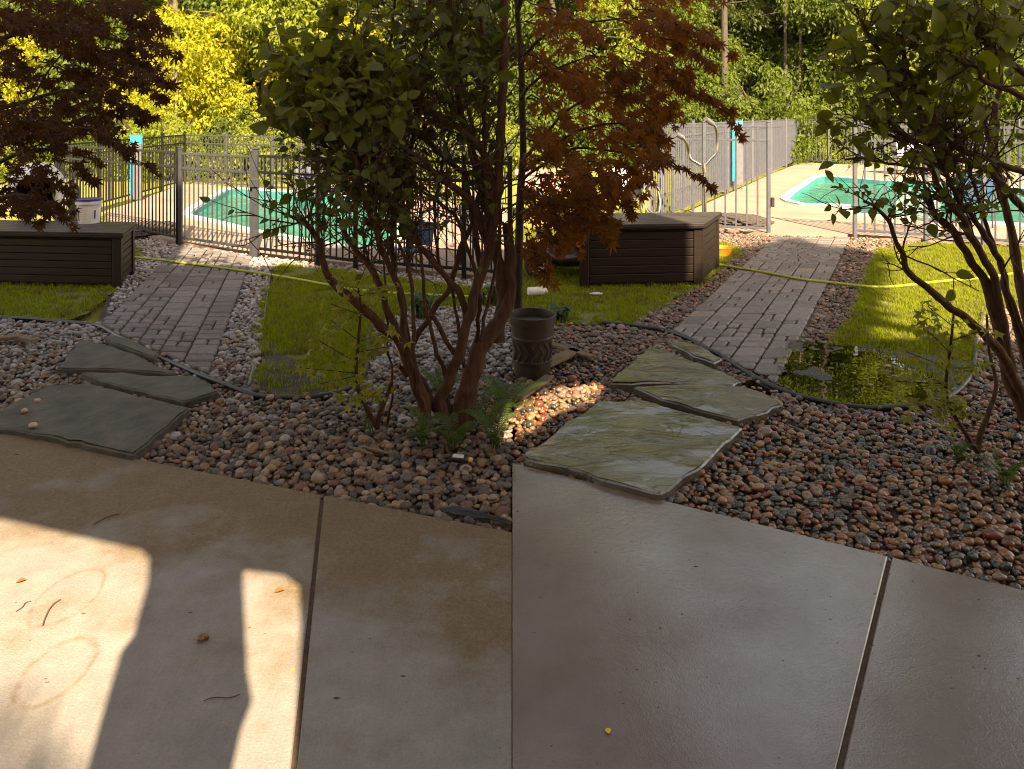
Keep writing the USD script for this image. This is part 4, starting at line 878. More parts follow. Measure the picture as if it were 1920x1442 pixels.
# barrel planter with boards
pc = G(958, 692); s = 1.5 / (692 - YH); pc = np.array([pc[0] + 0.05, pc[1], 0])
T = thing('planter', 'brown barrel planter on boards at the left edge of the wet gravel', 'planter', loc=(0.118, 4.35, -0.02))
Rp = 0.128; hp = 0.36
mesh('pot', lathe([(0, 0.0), (Rp * .78, 0), (Rp * .82, 0.02), (Rp * .92, hp * .55), (Rp, hp * .86), (Rp * 1.08, hp * .87), (Rp * 1.1, hp), (Rp * 1.02, hp), (Rp * .95, hp * .84), (0, hp * .80)], 40), 'pot_brown', T, smooth=35)
mesh('potting_soil', lathe([(Rp * .96, hp * .86), (Rp * .5, hp * .88), (0, hp * .87)], 24), 'soil', T, smooth=True)
for z in (.25, .62):
    mesh('band', lathe([(Rp * (.84 + .18 * z), hp * z), (Rp * (.87 + .18 * z), hp * (z + .01)), (Rp * (.88 + .18 * z), hp * (z + .05)), (Rp * (.85 + .18 * z), hp * (z + .06))], 40), 'pot_brown', T, smooth=True)
for k in range(7):
    a = -2.6 + k * 0.35; mesh('moulding', tube([np.array([Rp * (.87 + .18 * z) * math.cos(a + da), Rp * (.87 + .18 * z) * math.sin(a + da), hp * z]) for z, da in ((.3, -.13), (.46, .13), (.6, -.13))], 0.0035, 6), 'pot_brown', T, smooth=True)
for k, (q0, q1, w, lab) in enumerate((((1005, 690), (1082, 655), 0.085, 'weathered plank lying under the planter, its end on the pebbles'), ((1022, 640), (1108, 668), 0.05, 'short weathered board end beside the planter plank'), ((972, 745), (1030, 705), 0.05, 'dark wood offcut under the planter nearest the flagstones'))):
    a, b = G(*q0, 0.03), G(*q1, 0.03); dd = b - a; n = np.array([-dd[1], dd[0], 0]) / np.linalg.norm(dd)
    mesh('board', cbox(a - n * w / 2 + [0, 0, -0.015], dd, n * w, [0, 0, 0.022], 0.004), 'board_wood', label=lab, cat='board')
for k, (q0, q1, w, lab) in enumerate((((-30, 636), (42, 630), 0.05, 'pale wood offcut on the pebbles at the left edge'), ((38, 632), (66, 638), 0.045, 'orange wood offcut leaning beside the pale one at the left edge'))):
    a, b = G(*q0, 0.03), G(*q1, 0.03); dd = b - a; n = np.array([-dd[1], dd[0], 0]) / np.linalg.norm(dd)
    mesh('board', cbox(a - n * w / 2 + [0, 0, -0.015], dd, n * w, [0, 0, 0.022], 0.004), 'board_wood', label=lab, cat='board')

# far garden furniture
def chair(px, py, sc, m, label, rz, frame='black_plastic'):
    p = G(px, py); T = thing('garden_chair', label, 'chair', loc=(p[0], p[1], 0.02), rz=rz, scale=sc)
    for sx in (-.26, .26):
        mesh('leg', tube([(sx, -.25, 0), (sx, -.25, .42)], 0.013, 7), frame, T, smooth=True)
        mesh('leg', tube(smooth_line([(sx, .25, 0), (sx, .22, .42), (sx, .32, .9)]), 0.013, 7), frame, T, smooth=True)
        mesh('armrest', tube(smooth_line([(sx, -.25, .42), (sx, -.24, .62), (sx, .05, .64), (sx, .25, .62)]), 0.014, 7), frame, T, smooth=True)
    mesh('seat', cbox([-.25, -.25, .41], [.5, 0, 0], [0, .46, 0], [0, 0, .02], 0.006), m, T)
    mesh('backrest', cbox([-.25, .225, .46], [.5, 0, 0], [0, .10, .44], [0, .02, -.004], 0.006), m, T)
for sp in ((775, 512, 0.5, 'chair_blue', 'small blue sling chair behind the bush stems by the left fence', -30), (905, 505, 0.66, 'pale_panel', 'black-framed chair on the pale slab right of the bush trunk', 20),
           (1820, 425, 0.8, 'chair_blue', 'blue chair behind the right bush stems', 160), (1712, 330, 1.0, 'white_plastic', 'white garden chair at the far side of the right pool, left one', 10), (1750, 328, 1.0, 'white_plastic', 'white garden chair at the far side of the right pool, right one', -15)):
    chair(*sp)
p = G(572, 372); T = thing('pool_cabinet', 'grey slatted cabinet with a purple sign at the far side of the left pool', 'cabinet', loc=(p[0], p[1], 0.02))
for k in range(9): mesh('slat', cbox([-0.22 + k * 0.052, 0, 0], [0.046, 0, 0], [0, 0.03, 0], [0, 0, 0.52], 0.004), 'grey_plastic', T)
mesh('cabinet_body', cbox([-0.22, 0.032, 0], [0.47, 0, 0], [0, 0.3, 0], [0, 0, 0.54], 0.008), 'grey_plastic', T)
mesh('sign', cbox([0.0, -0.004, 0.36], [0.07, 0, 0], [0, 0.003, 0], [0, 0, 0.1], 0.001), 'purple_plastic', T)
p = G(1020, 398); T = thing('garden_table', 'brown mesh garden table on the lawn behind the right maple', 'table', loc=(p[0] + .05, p[1], 0))
mesh('table_top', cbox([-.5, -.4, .60], [1.0, 0, 0], [0, .8, 0], [0, 0, .03], 0.01), 'brick_pink', T)
mesh('apron', cbox([-.46, -.38, .36], [.92, 0, 0], [0, .02, 0], [0, 0, .24], 0.004), 'brick_pink', T)
for sx in (-.42, .40):
    for sy in (-.34, .34): mesh('leg', cbox([sx, sy, -.03], [.03, 0, 0], [0, .03, 0], [0, 0, .63], 0.003), 'black_plastic', T)
# mulch heaps behind the fences
for (px, lab) in (((268, 436), 'dark mulch heap behind the black fence panel by the left box'), ((1385, 418), 'dark mulch heap behind the grey fence panel by the right box')):
    p = G(*px); v, f = tri(trimesh.creation.icosphere(4, 1.0)); nn = meshkit.fbm(v * 6, 4, seed=2)
    v = v * [0.42, 0.55, 0.09] * (0.75 + 0.5 * nn)[:, None]
    mesh('mulch_heap', (v + [p[0], p[1], 0.02], f), 'soil', label=lab, kind='stuff', cat='mulch')

# ------------------------------------------------------------------ small things on the left patio and flagstone
r2 = np.random.default_rng(12)
for (x, y, sz, lab) in ((70, 751, 0.014, 'small tan stone on the largest dry flagstone, farthest of three'), (46, 770, 0.017, 'small pale stone on the largest dry flagstone, leftmost of three'), (62, 797, 0.019, 'small pink stone on the largest dry flagstone, nearest of three')):
    p = G(x, y, FZ + 0.01); v, f = pebble(int(x)); mesh('small_stone', (v * sz + p, f), 'rust_stone', smooth=True, label=lab, cat='stone')
p = G(378, 1203); T = thing('snail_shell', 'brown snail shell on the shaded part of the dry patio', 'shell', loc=(p[0], p[1], 0))
t = np.linspace(0, 5 * np.pi, 60); rr = 0.014 * np.exp(-t * 0.13); l = np.stack([rr * np.cos(t), rr * np.sin(t), 0.009 + 0.008 * (t / t.max())], 1)
mesh('whorl', tube(l, 0.0075 * np.exp(-t * 0.12), 10), 'snail_brown', T, smooth=True)
def dead_leaf(px, py, L, yaw, m, label):
    p = G(px, py); a = np.linspace(0, 1, 7); wv = np.array([0, .28, .42, .38, .3, .16, 0]); cv = 0.12 * np.sin(a * np.pi)
    v = np.vstack([np.column_stack([a, wv, cv + .05 + .12 * wv]), np.column_stack([a, 0 * a, cv]), np.column_stack([a, -wv, cv + .05 + .2 * wv])]); f = []
    for k in range(6):
        for o in (0, 7): f += [[o + k, o + 7 + k, o + 8 + k], [o + k, o + 8 + k, o + 1 + k]]
    mesh('fallen_leaf', moved((v * L, np.array(f)), rotm(0, 0, yaw), (p[0], p[1], 0.002)), m, label=label, cat='leaf', smooth=True)
dead_leaf(514, 1112, 0.034, 20, 'leaf_orange', 'curled orange leaf on the narrow sunlit strip of patio')
dead_leaf(546, 1261, 0.012, 60, 'leaf_yellow', 'tiny yellow leaf near the joint on the sunlit strip')
dead_leaf(30, 1094, 0.03, 30, 'leaf_orange', 'reddish leaf at the left edge of the sunlit patio')
dead_leaf(1142, 1378, 0.018, 100, 'leaf_yellow', 'tiny yellow leaf on the wet patio near the bottom')
dead_leaf(1222, 808, 0.02, 30, 'leaf_orange', 'small red leaf on the largest wet flagstone')
def twig(pts, r, label):
    mesh('twig', tube(smooth_line([G(x, y, 0.004) for x, y in pts]), r, 6), 'twig', label=label, cat='twig', smooth=True)
twig([(80, 1172), (84, 1160), (92, 1143), (102, 1131), (113, 1124)], 0.0022, 'thin curved twig on the broad sunlit patch of patio')
twig([(176, 983), (190, 975), (205, 968), (224, 963)], 0.002, 'thin straight twig in the shaded patio above the sunlit patch')
twig([(30, 1146), (42, 1138), (48, 1130), (58, 1127)], 0.0014, 'fine forked twig at the left edge of the sunlit patch')
twig([(382, 1314), (400, 1308), (430, 1308), (450, 1302)], 0.0012, 'dark thread of twig on the shaded patio by the sunlit strip')
for k, (a, b, lab) in enumerate((((655, 838), (700, 852), 'pale wood chip on the pebbles below the small sapling'), ((680, 838), (730, 850), 'long wood chip on the pebbles left of the ferns'))):
    q0, q1 = G(*a, 0.012), G(*b, 0.012); mesh('wood_chip', tube(np.linspace(q0, q1, 5), [0.004, 0.009, 0.010, 0.008, 0.003], 6), 'board_wood', label=lab, cat='wood chip', smooth=True)
fab = Polygon(GP([(822, 958), (850, 950), (900, 962), (958, 978), (958, 986), (900, 974), (850, 966)]))
v, f = sheet(fab.segmentize(0.04), 0.006); v[:, 2] += (meshkit.noise(v * 25, 2) - 0.5) * 0.012
mesh('landscape_fabric', (v, f), 'black_plastic', label='strip of black landscape fabric showing between the left pebbles and patio', cat='fabric')
for bed, nm, n_, lab in ((bedR, 'pine_needles', 150, 'brown pine needles and leaf bits strewn over the wet pebbles'), (bedL, 'leaf_litter', 110, 'brown twigs and leaf bits strewn over the dry pebbles')):
    parts = []
    for q in sample(bed.intersection(Polygon([(-2.6, 1), (2.6, 1), (3.2, 5), (-3.2, 5)])), n_, r2):
        a = r2.uniform(0, 3.14); q = np.array([q[0], q[1], 0.012 + r2.uniform(0, .012)]); dd = np.array([math.cos(a), math.sin(a), r2.normal(0, .12)]) * r2.uniform(.015, .05)
        if r2.random() < .7: parts.append(tube([q - dd, q + [0, 0, .004], q + dd], r2.uniform(.0008, .0018), 5))
        else:
            w = np.array([-dd[1], dd[0], .004]) * .35; parts.append((np.array([q - dd * .5, q - w, q + dd * .5, q + w + [0, 0, .006]]), np.array([[0, 1, 2], [0, 2, 3]])))
    mesh(nm, cat(*parts), 'twig', label=lab, cat='litter', kind='stuff')
for poly, nm, n_, lab in ((patioL, 'patio_grit', 130, 'dark specks of grit and leaf crumbs on the dry patio'), (patioR, 'patio_grit', 150, 'dark specks of grit and leaf crumbs on the wet patio')):
    parts = []
    for q in sample(poly.intersection(Polygon([(-2.2, 1.4), (2.2, 1.4), (2.6, 4), (-2.6, 4)])), n_, r2):
        v, f = tri(trimesh.creation.icosphere(0, 1.0)) if False else (np.array([[1, 0, 0], [0, 1, 0], [-1, 0, 0], [0, -1, 0], [0, 0, .5]], float), np.array([[0, 1, 4], [1, 2, 4], [2, 3, 4], [3, 0, 4]]))
        parts.append((v @ rotm(0, 0, r2.uniform(0, 90)).T * [r2.uniform(.6, 3), 1, 1] * r2.lognormal(math.log(.0017), .45) + [q[0], q[1], 0.0005], f))
    mesh(nm, cat(*parts), 'twig', label=lab, cat='grit', kind='stuff')
# ------------------------------------------------------------------ leaves
def ovate(fold=0.18, curl=0.25):
    a = np.array([0, .12, .3, .5, .7, .87, 1.0]); w = np.array([.02, .2, .32, .33, .24, .11, 0.0])
    z = -curl * a ** 2
    v = np.vstack([np.column_stack([-w, a, z + fold * w]), np.column_stack([0 * a, a, z]), np.column_stack([w, a, z + fold * w])]); f = []
    for k in range(6):
        for o in (0, 7): f += [[o + k, o + 7 + k, o + 8 + k]] + ([[o + k, o + 8 + k, o + 1 + k]])
    return v, np.array(f)
LEAF = ovate()
def palmate(lobes=7, deep=0.34, spread=128):
    ang = np.radians(np.linspace(-spread, spread, lobes)); Ls = 1 - 0.42 * (np.abs(np.linspace(-1, 1, lobes)) ** 1.3)
    pts = [(0.0, -0.05, 0)]; 
    for i, (a, L) in enumerate(zip(ang, Ls)):
        if i: 
            am = (ang[i - 1] + a) / 2; pts.append((math.sin(am) * deep, math.cos(am) * deep, 0.02))
        for da, ll in ((-0.16, .62), (0, 1.0), (0.16, .62)):
            pts.append((math.sin(a + da) * L * ll, math.cos(a + da) * L * ll, -0.16 * ll * ll * L))
    n = len(pts); pts.append((0, 0.02, 0.03)); f = [[n, i + 1, i] for i in range(n - 1)] + [[n, 0, n - 1]]
    return np.array(pts) + [0, 0.05, 0], np.array(f)
MAPLE = palmate()
MAPLE5 = palmate(5, 0.42, 105)

def shrub(name, label, stems, seed, n_twigs, leaf_n, mats, leafsize, dens=None, keep=None, parent_cat='bush', group=None, twig_mult=1.0):
    """Explicit main stems [(px, py, Y, radius_px) ...], random twigs on them, ovate leaves on the twigs."""
    r = np.random.default_rng(seed); T = thing(name, label, parent_cat, group)
    lines = []
    for st in stems:
        p = np.array([A(x, y, Y) for x, y, Y, _ in st]); rad = np.array([rp * Y / F for _, _, Y, rp in st]) * 0.84
        l = smooth_line(p, 7); rr = np.interp(np.linspace(0, 1, len(l)), np.linspace(0, 1, len(rad)), rad)
        l = l + (np.stack([meshkit.noise(l * 14 + k * 9, seed + k) for k in range(3)], 1) - 0.5) * 0.02
        vf = tube(l, rr, 10)
        vv = vf[0]; ctr = np.vstack([np.repeat(l, 10, 0), l[:1], l[-1:]]); vv = ctr + (vv - ctr) * (0.85 + 0.32 * meshkit.noise(vv * [55, 55, 12], seed))[:, None]
        mesh('stem', (vv, vf[1]), 'bush_bark', T, smooth=True); lines.append((l, rr))
    pos, dr = [], []; twparts = []
    tips = []
    def grow(p, d, L, rad, lev):
        n = 6; l = [p]; dd = d.copy()
        for k in range(n):
            dd = dd + r.normal(0, 0.16, 3) + np.array([0, 0, 0.03]); dd /= np.linalg.norm(dd); l.append(l[-1] + dd * L / n)
        l = np.array(l); twparts.append(tube(l, np.linspace(rad, rad * 0.45, n + 1), 5, caps=False))
        if lev > 0:
            for q in (2, 4, 5):
                if r.random() < 0.85:
                    d2 = dd + r.normal(0, 0.75, 3); grow(l[q], d2 / np.linalg.norm(d2), L * r.uniform(0.45, 0.75), rad * 0.6, lev - 1)
        for q in range(2, n + 1):
            tips.append((l[q], (l[q] - l[q - 1]) / (np.linalg.norm(l[q] - l[q - 1]) + 1e-9), q == n))
    W = np.array([len(l) for l, _ in lines], float)
    tries = 0
    made = 0
    while made < n_twigs and tries < n_twigs * 30:
        tries += 1
        i = r.choice(len(lines), p=W / W.sum()); l, rr = lines[i]; k = int(len(l) * r.uniform(0.25, 0.99)); p = l[k]
        px, py = CX + F * p[0] / p[1], YH + F * (H - p[2]) / p[1]
        if keep and not keep(px, py, r): continue
        t = l[min(k + 1, len(l) - 1)] - l[max(k - 1, 0)]; t /= np.linalg.norm(t) + 1e-9
        d = t * r.uniform(0.1, 0.9) + r.normal(0, 0.6, 3) + [0, 0, 0.25]; d /= np.linalg.norm(d)
        grow(p, d, r.uniform(0.14, 0.34) * twig_mult, min(rr[k] * 0.5, 0.0045), 1); made += 1
    mesh('twigs', cat(*twparts), 'bush_bark', T, smooth=True, kind='stuff')
    tp = np.array([t[0] for t in tips]); td = np.array([t[1] for t in tips])
    px, py = CX + F * tp[:, 0] / tp[:, 1], YH + F * (H - tp[:, 2]) / tp[:, 1]
    w = np.array([dens(a, b) for a, b in zip(px, py)]) if dens else np.ones(len(tp))
    k = r.choice(len(tp), size=leaf_n, p=w / w.sum())
    d = td[k] * 0.5 + r.normal(0, 0.6, (leaf_n, 3)) + [0, -0.1, -0.1]; n = r.normal(0, 0.5, (leaf_n, 3)) + [0, -0.45, 0.75]
    size = leafsize * np.clip(r.lognormal(0, 0.28, leaf_n), 0.5, 1.7) * np.where(py[k] > 260, 0.78, 1.0)
    return T, tp[k] + r.normal(0, 0.004, (leaf_n, 3)), frames(d, n), size, px[k], py[k]

# big bush of the left yard
Y0 = 3.55
S = lambda pts, Ya, Yb, ra, rb: [(x, y, Ya + (Yb - Ya) * i / (len(pts) - 1), ra + (rb - ra) * i / (len(pts) - 1)) for i, (x, y) in enumerate(pts)]
stemsL = [
 S([(862, 806), (868, 770), (876, 735), (888, 690), (900, 655), (915, 630), (938, 600), (952, 565), (956, 500), (952, 420)], 3.58, 3.75, 26, 11),
 S([(838, 800), (826, 757), (842, 715), (860, 665), (878, 604), (888, 559), (907, 499), (917, 467), (930, 380), (938, 280), (942, 180), (945, 80), (948, -60)], 3.56, 3.55, 13, 9),
 S([(800, 798), (791, 749), (773, 702), (759, 659), (744, 630), (717, 612), (672, 572), (628, 533), (617, 517), (606, 485), (596, 456), (580, 430), (559, 412), (527, 396)], 3.55, 3.25, 16, 3),
 S([(764, 668), (746, 625), (725, 575), (707, 522), (686, 493), (672, 477), (654, 454), (641, 425)], 3.55, 3.65, 8, 6),
 S([(764, 675), (757, 620), (754, 564), (736, 517), (725, 485), (712, 454), (696, 406), (680, 364), (664, 297), (638, 249), (604, 189), (559, 162)], 3.54, 3.15, 8, 3),
 S([(768, 660), (790, 618), (809, 591), (841, 538), (862, 472), (881, 427), (893, 390), (905, 320), (908, 200), (906, 99), (900, -40)], 3.58, 3.8, 7, 5),
 S([(879, 604), (862, 551), (844, 528), (815, 493), (770, 438), (744, 401), (712, 350), (690, 300), (660, 240), (640, 170), (620, 90)], 3.6, 3.35, 8, 3),
 S([(924, 430), (918, 330), (900, 275), (875, 252), (828, 228), (794, 199), (744, 202), (690, 215), (630, 225)], 3.58, 3.4, 9, 3),
 S([(915, 470), (891, 389), (844, 349), (796, 305), (759, 278), (730, 252), (700, 200), (680, 120), (660, 40)], 3.6, 3.3, 9, 3),
 S([(900, 500), (875, 349), (860, 318), (823, 284), (770, 244), (744, 210), (720, 150), (735, 70), (740, -30)], 3.65, 3.8, 7, 3),
 S([(838, 800), (812, 757), (790, 715), (771, 690), (752, 560), (735, 470), (745, 350), (775, 260), (790, 160), (800, 60), (805, -60)], 3.56, 3.75, 9, 4),
 S([(935, 640), (940, 540), (925, 440), (898, 330), (870, 230), (850, 130), (842, 20), (840, -80)], 3.7, 3.9, 14, 4),
 S([(809, 591), (838, 640), (868, 680)], 3.58, 3.57, 5, 6),
 S([(800, 790), (780, 700), (775, 600), (765, 500), (720, 420), (660, 350), (600, 300), (560, 250), (530, 215)], 3.5, 3.2, 5, 2),
 S([(845, 790), (830, 690), (800, 590), (790, 480), (760, 400), (690, 330), (640, 290), (590, 270)], 3.6, 3.4, 5, 2),
 S([(880, 700), (900, 560), (860, 420), (820, 380), (760, 340), (700, 320), (640, 330)], 3.65, 3.5, 5, 2),
 S([(900, 640), (930, 500), (935, 400), (905, 300), (870, 180), (850, 60), (845, -20)], 3.62, 3.5, 4, 2),
 S([(870, 690), (850, 560), (820, 470), (815, 380), (835, 290), (850, 200), (830, 110)], 3.6, 3.5, 4, 2),
 S([(762, 705), (752, 694), (746, 686)], 3.52, 3.5, 7, 5),
 S([(725, 800), (735, 725), (726, 640), (724, 560), (720, 470)], 3.6, 3.55, 3, 2),
]
def keepL(px, py, r): return px < 950 and py < 510 and (py < 450 or r.random() < 0.3)
def densL(px, py):
    w = 1.0
    if py > 430: w *= 0.25
    if py > 520: w *= 0.03
    if px < 690 and py < 260: w *= 1.6
    if px > 770 and 150 < py: w *= 0.3
    if px > 820 and py < 160: w *= 1.8
    if px > 945: w *= 0.25
    if py > 230: w *= 0.85
    if px < 700 and 60 < py < 230: w *= 1.5
    if px < 500: w *= 0.1
    return w
okL = None
T, pos, M, size, px, py = shrub('bush', 'large dark multi-stemmed bush leaning over the dry gravel', stemsL, 51, 720, 4100, None, 0.053, densL, keepL)
ok = (px < 938) | (py < -30); pos, M, size, px, py = pos[ok], M[ok], size[ok], px[ok], py[ok]
big = (px < 765) & (py < 240) & (np.random.default_rng(1).random(len(px)) < 0.75); size[big] *= 1.2  # upper-left leaves get the paler copy; skylight is in their colour
lm = ['bush_leaf'] * 2
scatter_parts(T, 'leaf', 'foliage', LEAF, pos[~big], M[~big], size[~big], 'bush_leaf', 220, smooth=True)
scatter_parts(T, 'leaf', 'foliage', LEAF, pos[big], M[big], size[big], 'bush_leaf_light', 80, smooth=True)
# bush of the right yard
stemsR = [
 S([(1935, 800), (1912, 735), (1889, 688), (1875, 657), (1841, 622), (1799, 588), (1746, 546), (1707, 514), (1694, 491), (1680, 451), (1667, 417), (1646, 393), (1620, 378)], 3.7, 3.3, 13, 3),
 S([(1925, 790), (1894, 723), (1883, 670), (1873, 617), (1860, 570), (1849, 533), (1831, 504), (1807, 464), (1781, 427), (1752, 401), (1741, 367)], 3.7, 3.55, 13, 7),
 S([(1915, 760), (1890, 660), (1878, 591), (1862, 517), (1841, 478), (1820, 438), (1799, 401), (1754, 344), (1744, 297), (1728, 226), (1707, 189), (1678, 139), (1657, 107), (1620, 54), (1600, 10)], 3.7, 3.2, 10, 4),
 S([(1930, 700), (1891, 559), (1878, 504), (1852, 454), (1825, 409), (1799, 380), (1778, 336), (1746, 283), (1694, 262), (1641, 244)], 3.75, 3.3, 9, 3),
 S([(1930, 400), (1894, 363), (1852, 320), (1799, 299), (1759, 273), (1700, 255), (1640, 200)], 3.6, 3.2, 9, 3),
 S([(1940, 330), (1894, 315), (1852, 294), (1810, 283), (1773, 257), (1730, 190), (1700, 120), (1690, 40)], 3.5, 3.3, 8, 3),
 S([(1940, 190), (1894, 170), (1846, 154), (1831, 125), (1790, 112), (1740, 110)], 3.3, 3.1, 8, 3),
 S([(1940, 150), (1894, 120), (1852, 86), (1825, 60), (1780, 20)], 3.4, 3.2, 8, 3),
 S([(1925, 600), (1905, 480), (1880, 360), (1850, 240), (1810, 150), (1800, 50), (1790, -40)], 3.8, 3.7, 10, 3),
 S([(1930, 640), (1910, 530), (1893, 420), (1870, 330), (1868, 220), (1880, 100), (1885, -20)], 3.8, 3.9, 9, 4),
 S([(1746, 320), (1690, 310), (1640, 300), (1585, 300)], 3.35, 3.2, 4, 2),
 S([(1925, 640), (1890, 545), (1850, 420), (1822, 330), (1800, 280)], 3.7, 3.5, 5, 3),
]
def keepR(px, py, r): return py < 430 or (py < 520 and r.random() < 0.2)
def densR(px, py):
    w = 1.0
    if py > 400: w *= 0.3
    if py > 540: w *= 0.1
    if px < 1530: w *= 0.2
    if py < 170: w *= 1.5
    if px > 1780 and py > 180: w *= 0.5
    return w
T, pos, M, size, px, py = shrub('bush', 'dark multi-stemmed bush leaning in from the right over the sunlit lawn', stemsR, 52, 260, 1350, None, 0.058, densR, keepR)
big = (py < 190) & (np.random.default_rng(1).random(len(px)) < 0.5); size[big] *= 1.3
scatter_parts(T, 'leaf', 'foliage', LEAF, pos[~big], M[~big], size[~big], 'bush_leaf_light', 200, smooth=True)
scatter_parts(T, 'leaf', 'foliage', LEAF, pos[big], M[big], size[big], 'bush_leaf_light', 100, smooth=True)
# nest
c = A(1746, 220, 3.2); r3 = np.random.default_rng(8); parts = []
for k in range(70):
    a = np.linspace(0, r3.uniform(2, 4), 10) + r3.uniform(0, 6.3); q = np.stack([np.cos(a), np.sin(a), 0.35 * np.sin(a * 1.3 + k)], 1) * r3.uniform(0.02, 0.042)
    parts.append(tube(q @ Rot.random(random_state=k).as_matrix().T * [1, 1, .8] + c, 0.0016, 4, caps=False))
mesh('bird_nest', cat(*parts), 'nest_brown', label='reddish brown nest of twigs in the right bush', cat='nest')

# saplings
def sapling(label, stems, leafpts, seed, n, sz):
    r = np.random.default_rng(seed); T = thing('sapling', label, 'sapling'); P = []
    for st in stems:
        l = smooth_line([A(x, y, Y) for x, y, Y, _ in st], 6); mesh('stem', tube(l, np.linspace(st[0][3], st[-1][3], len(l)) * st[0][2] / F, 7), 'bush_bark', T, smooth=True)
    for (x0, y0, x1, y1, Y, k) in leafpts:
        l = np.linspace(A(x0, y0, Y), A(x1, y1, Y - 0.05), 8); mesh('twigs', tube(l, 0.0022, 5), 'bush_bark', T, smooth=True)
        for j in range(k):
            P.append(l[r.integers(1, 8)] + r.normal(0, 0.028, 3) * [1, 1, 0.5])
    P = np.array(P); P = np.vstack([P, P + r.normal(0, .03, P.shape)]); n = len(P); d = r.normal(0, .5, (n, 3)) + [0, -.5, -.25]; nn = r.normal(0, .35, (n, 3)) + [0, -.35, .8]
    scatter_parts(T, 'leaf', 'foliage', MAPLE5, P, frames(d, nn), sz * r.uniform(.6, 1.25, n), 'sapling_leaf', 300)
sapling('small yellow-green sapling on the dry gravel left of the bush trunk', [S([(707, 802), (690, 770), (672, 730), (668, 690), (672, 640), (676, 580), (672, 540)], 3.5, 3.35, 5, 2), S([(707, 802), (712, 775), (726, 740), (734, 715)], 3.5, 3.5, 6, 3)],
        [(672, 700, 570, 690, 3.4, 12), (670, 680, 600, 640, 3.4, 12), (674, 640, 620, 600, 3.4, 10), (674, 640, 740, 620, 3.4, 9), (676, 590, 620, 570, 3.35, 9), (672, 555, 730, 545, 3.35, 9), (672, 720, 650, 755, 3.45, 8), (680, 735, 730, 738, 3.5, 8), (672, 660, 730, 650, 3.4, 8), (690, 700, 600, 720, 3.42, 9), (672, 550, 640, 520, 3.3, 7)], 61, 90, 0.042)
sapling('small yellow-green sapling on the wet gravel in front of the puddle', [S([(1833, 848), (1812, 815), (1790, 780), (1775, 745), (1775, 700), (1783, 640), (1788, 590)], 3.3, 3.2, 5, 2), S([(1833, 848), (1838, 815), (1855, 770), (1868, 720), (1855, 660), (1850, 590)], 3.3, 3.35, 6, 2)],
        [(1778, 720, 1680, 715, 3.25, 14), (1778, 690, 1700, 660, 3.2, 12), (1780, 660, 1730, 610, 3.2, 10), (1782, 640, 1840, 620, 3.2, 8), (1784, 610, 1740, 575, 3.2, 10), (1776, 740, 1760, 780, 3.25, 10), (1790, 770, 1835, 745, 3.25, 9), (1785, 690, 1850, 690, 3.2, 9), (1790, 755, 1700, 740, 3.25, 12)], 62, 90, 0.042)

# ------------------------------------------------------------------ red maples
def maple(label, branches, sprays, seed, m, leaf, group=None):
    r = np.random.default_rng(seed); T = thing('japanese_maple', label, 'tree')
    for b in branches:
        l = smooth_line([A(x, y, Y) for x, y, Y, _ in b], 6); rad = np.interp(np.linspace(0, 1, len(l)), np.linspace(0, 1, len(b)), [q[3] * q[2] / F for q in b])
        mesh('branch' if b is not branches[0] else 'trunk', tube(l, rad, 9), 'maple_bark', T, smooth=True)
    P, D, tw = [], [], []
    for (x0, y0, x1, y1, Y0_, Y1_, n, wd) in sprays:
        if seed == 71 and y0 > -60: x0 = max(x0, 980)
        a, b = A(x0, y0, Y0_), A(x1, y1, Y1_); L = np.linalg.norm(b - a); t = np.linspace(0, 1, 9)
        l = a + (b - a) * t[:, None] + np.array([0, 0, 0.10 * L]) * np.sin(np.pi * t)[:, None] + r.normal(0, 0.006, (9, 3)); tw.append(tube(l, np.linspace(0.005, 0.0012, 9), 5, caps=False))
        u = (b - a) / L
        for j in range(int(n * 1.35)):
            s = r.beta(1.6, 1.0); q = np.array([np.interp(s, t, l[:, c]) for c in range(3)])
            off = r.normal(0, 1, 3) * [wd, wd * 1.2, wd * 0.45]
            P.append(q + off * (1.15 - 0.8 * s)); D.append(u * r.uniform(.2, 1.0) + r.normal(0, .4, 3) + [0, -.15, -.75])
    mesh('twigs', cat(*tw), 'maple_bark', T, smooth=True, kind='stuff')
    P, D = np.array(P), np.array(D); qx, qy = CX + F * P[:, 0] / P[:, 1], YH + F * (H - P[:, 2]) / P[:, 1]
    ok = (qy < -30) | ((qx > 982) if seed == 71 else (qx < 940)); P, D = P[ok], D[ok]; n = len(P); N = r.normal(0, .5, (n, 3)) + [0, -.55, .55]
    scatter_parts(T, 'leaf', 'foliage', MAPLE, P, frames(D, N), leaf * np.clip(r.lognormal(0, .25, n), .5, 1.6), m, 300)
    return T
r4 = np.random.default_rng(77)
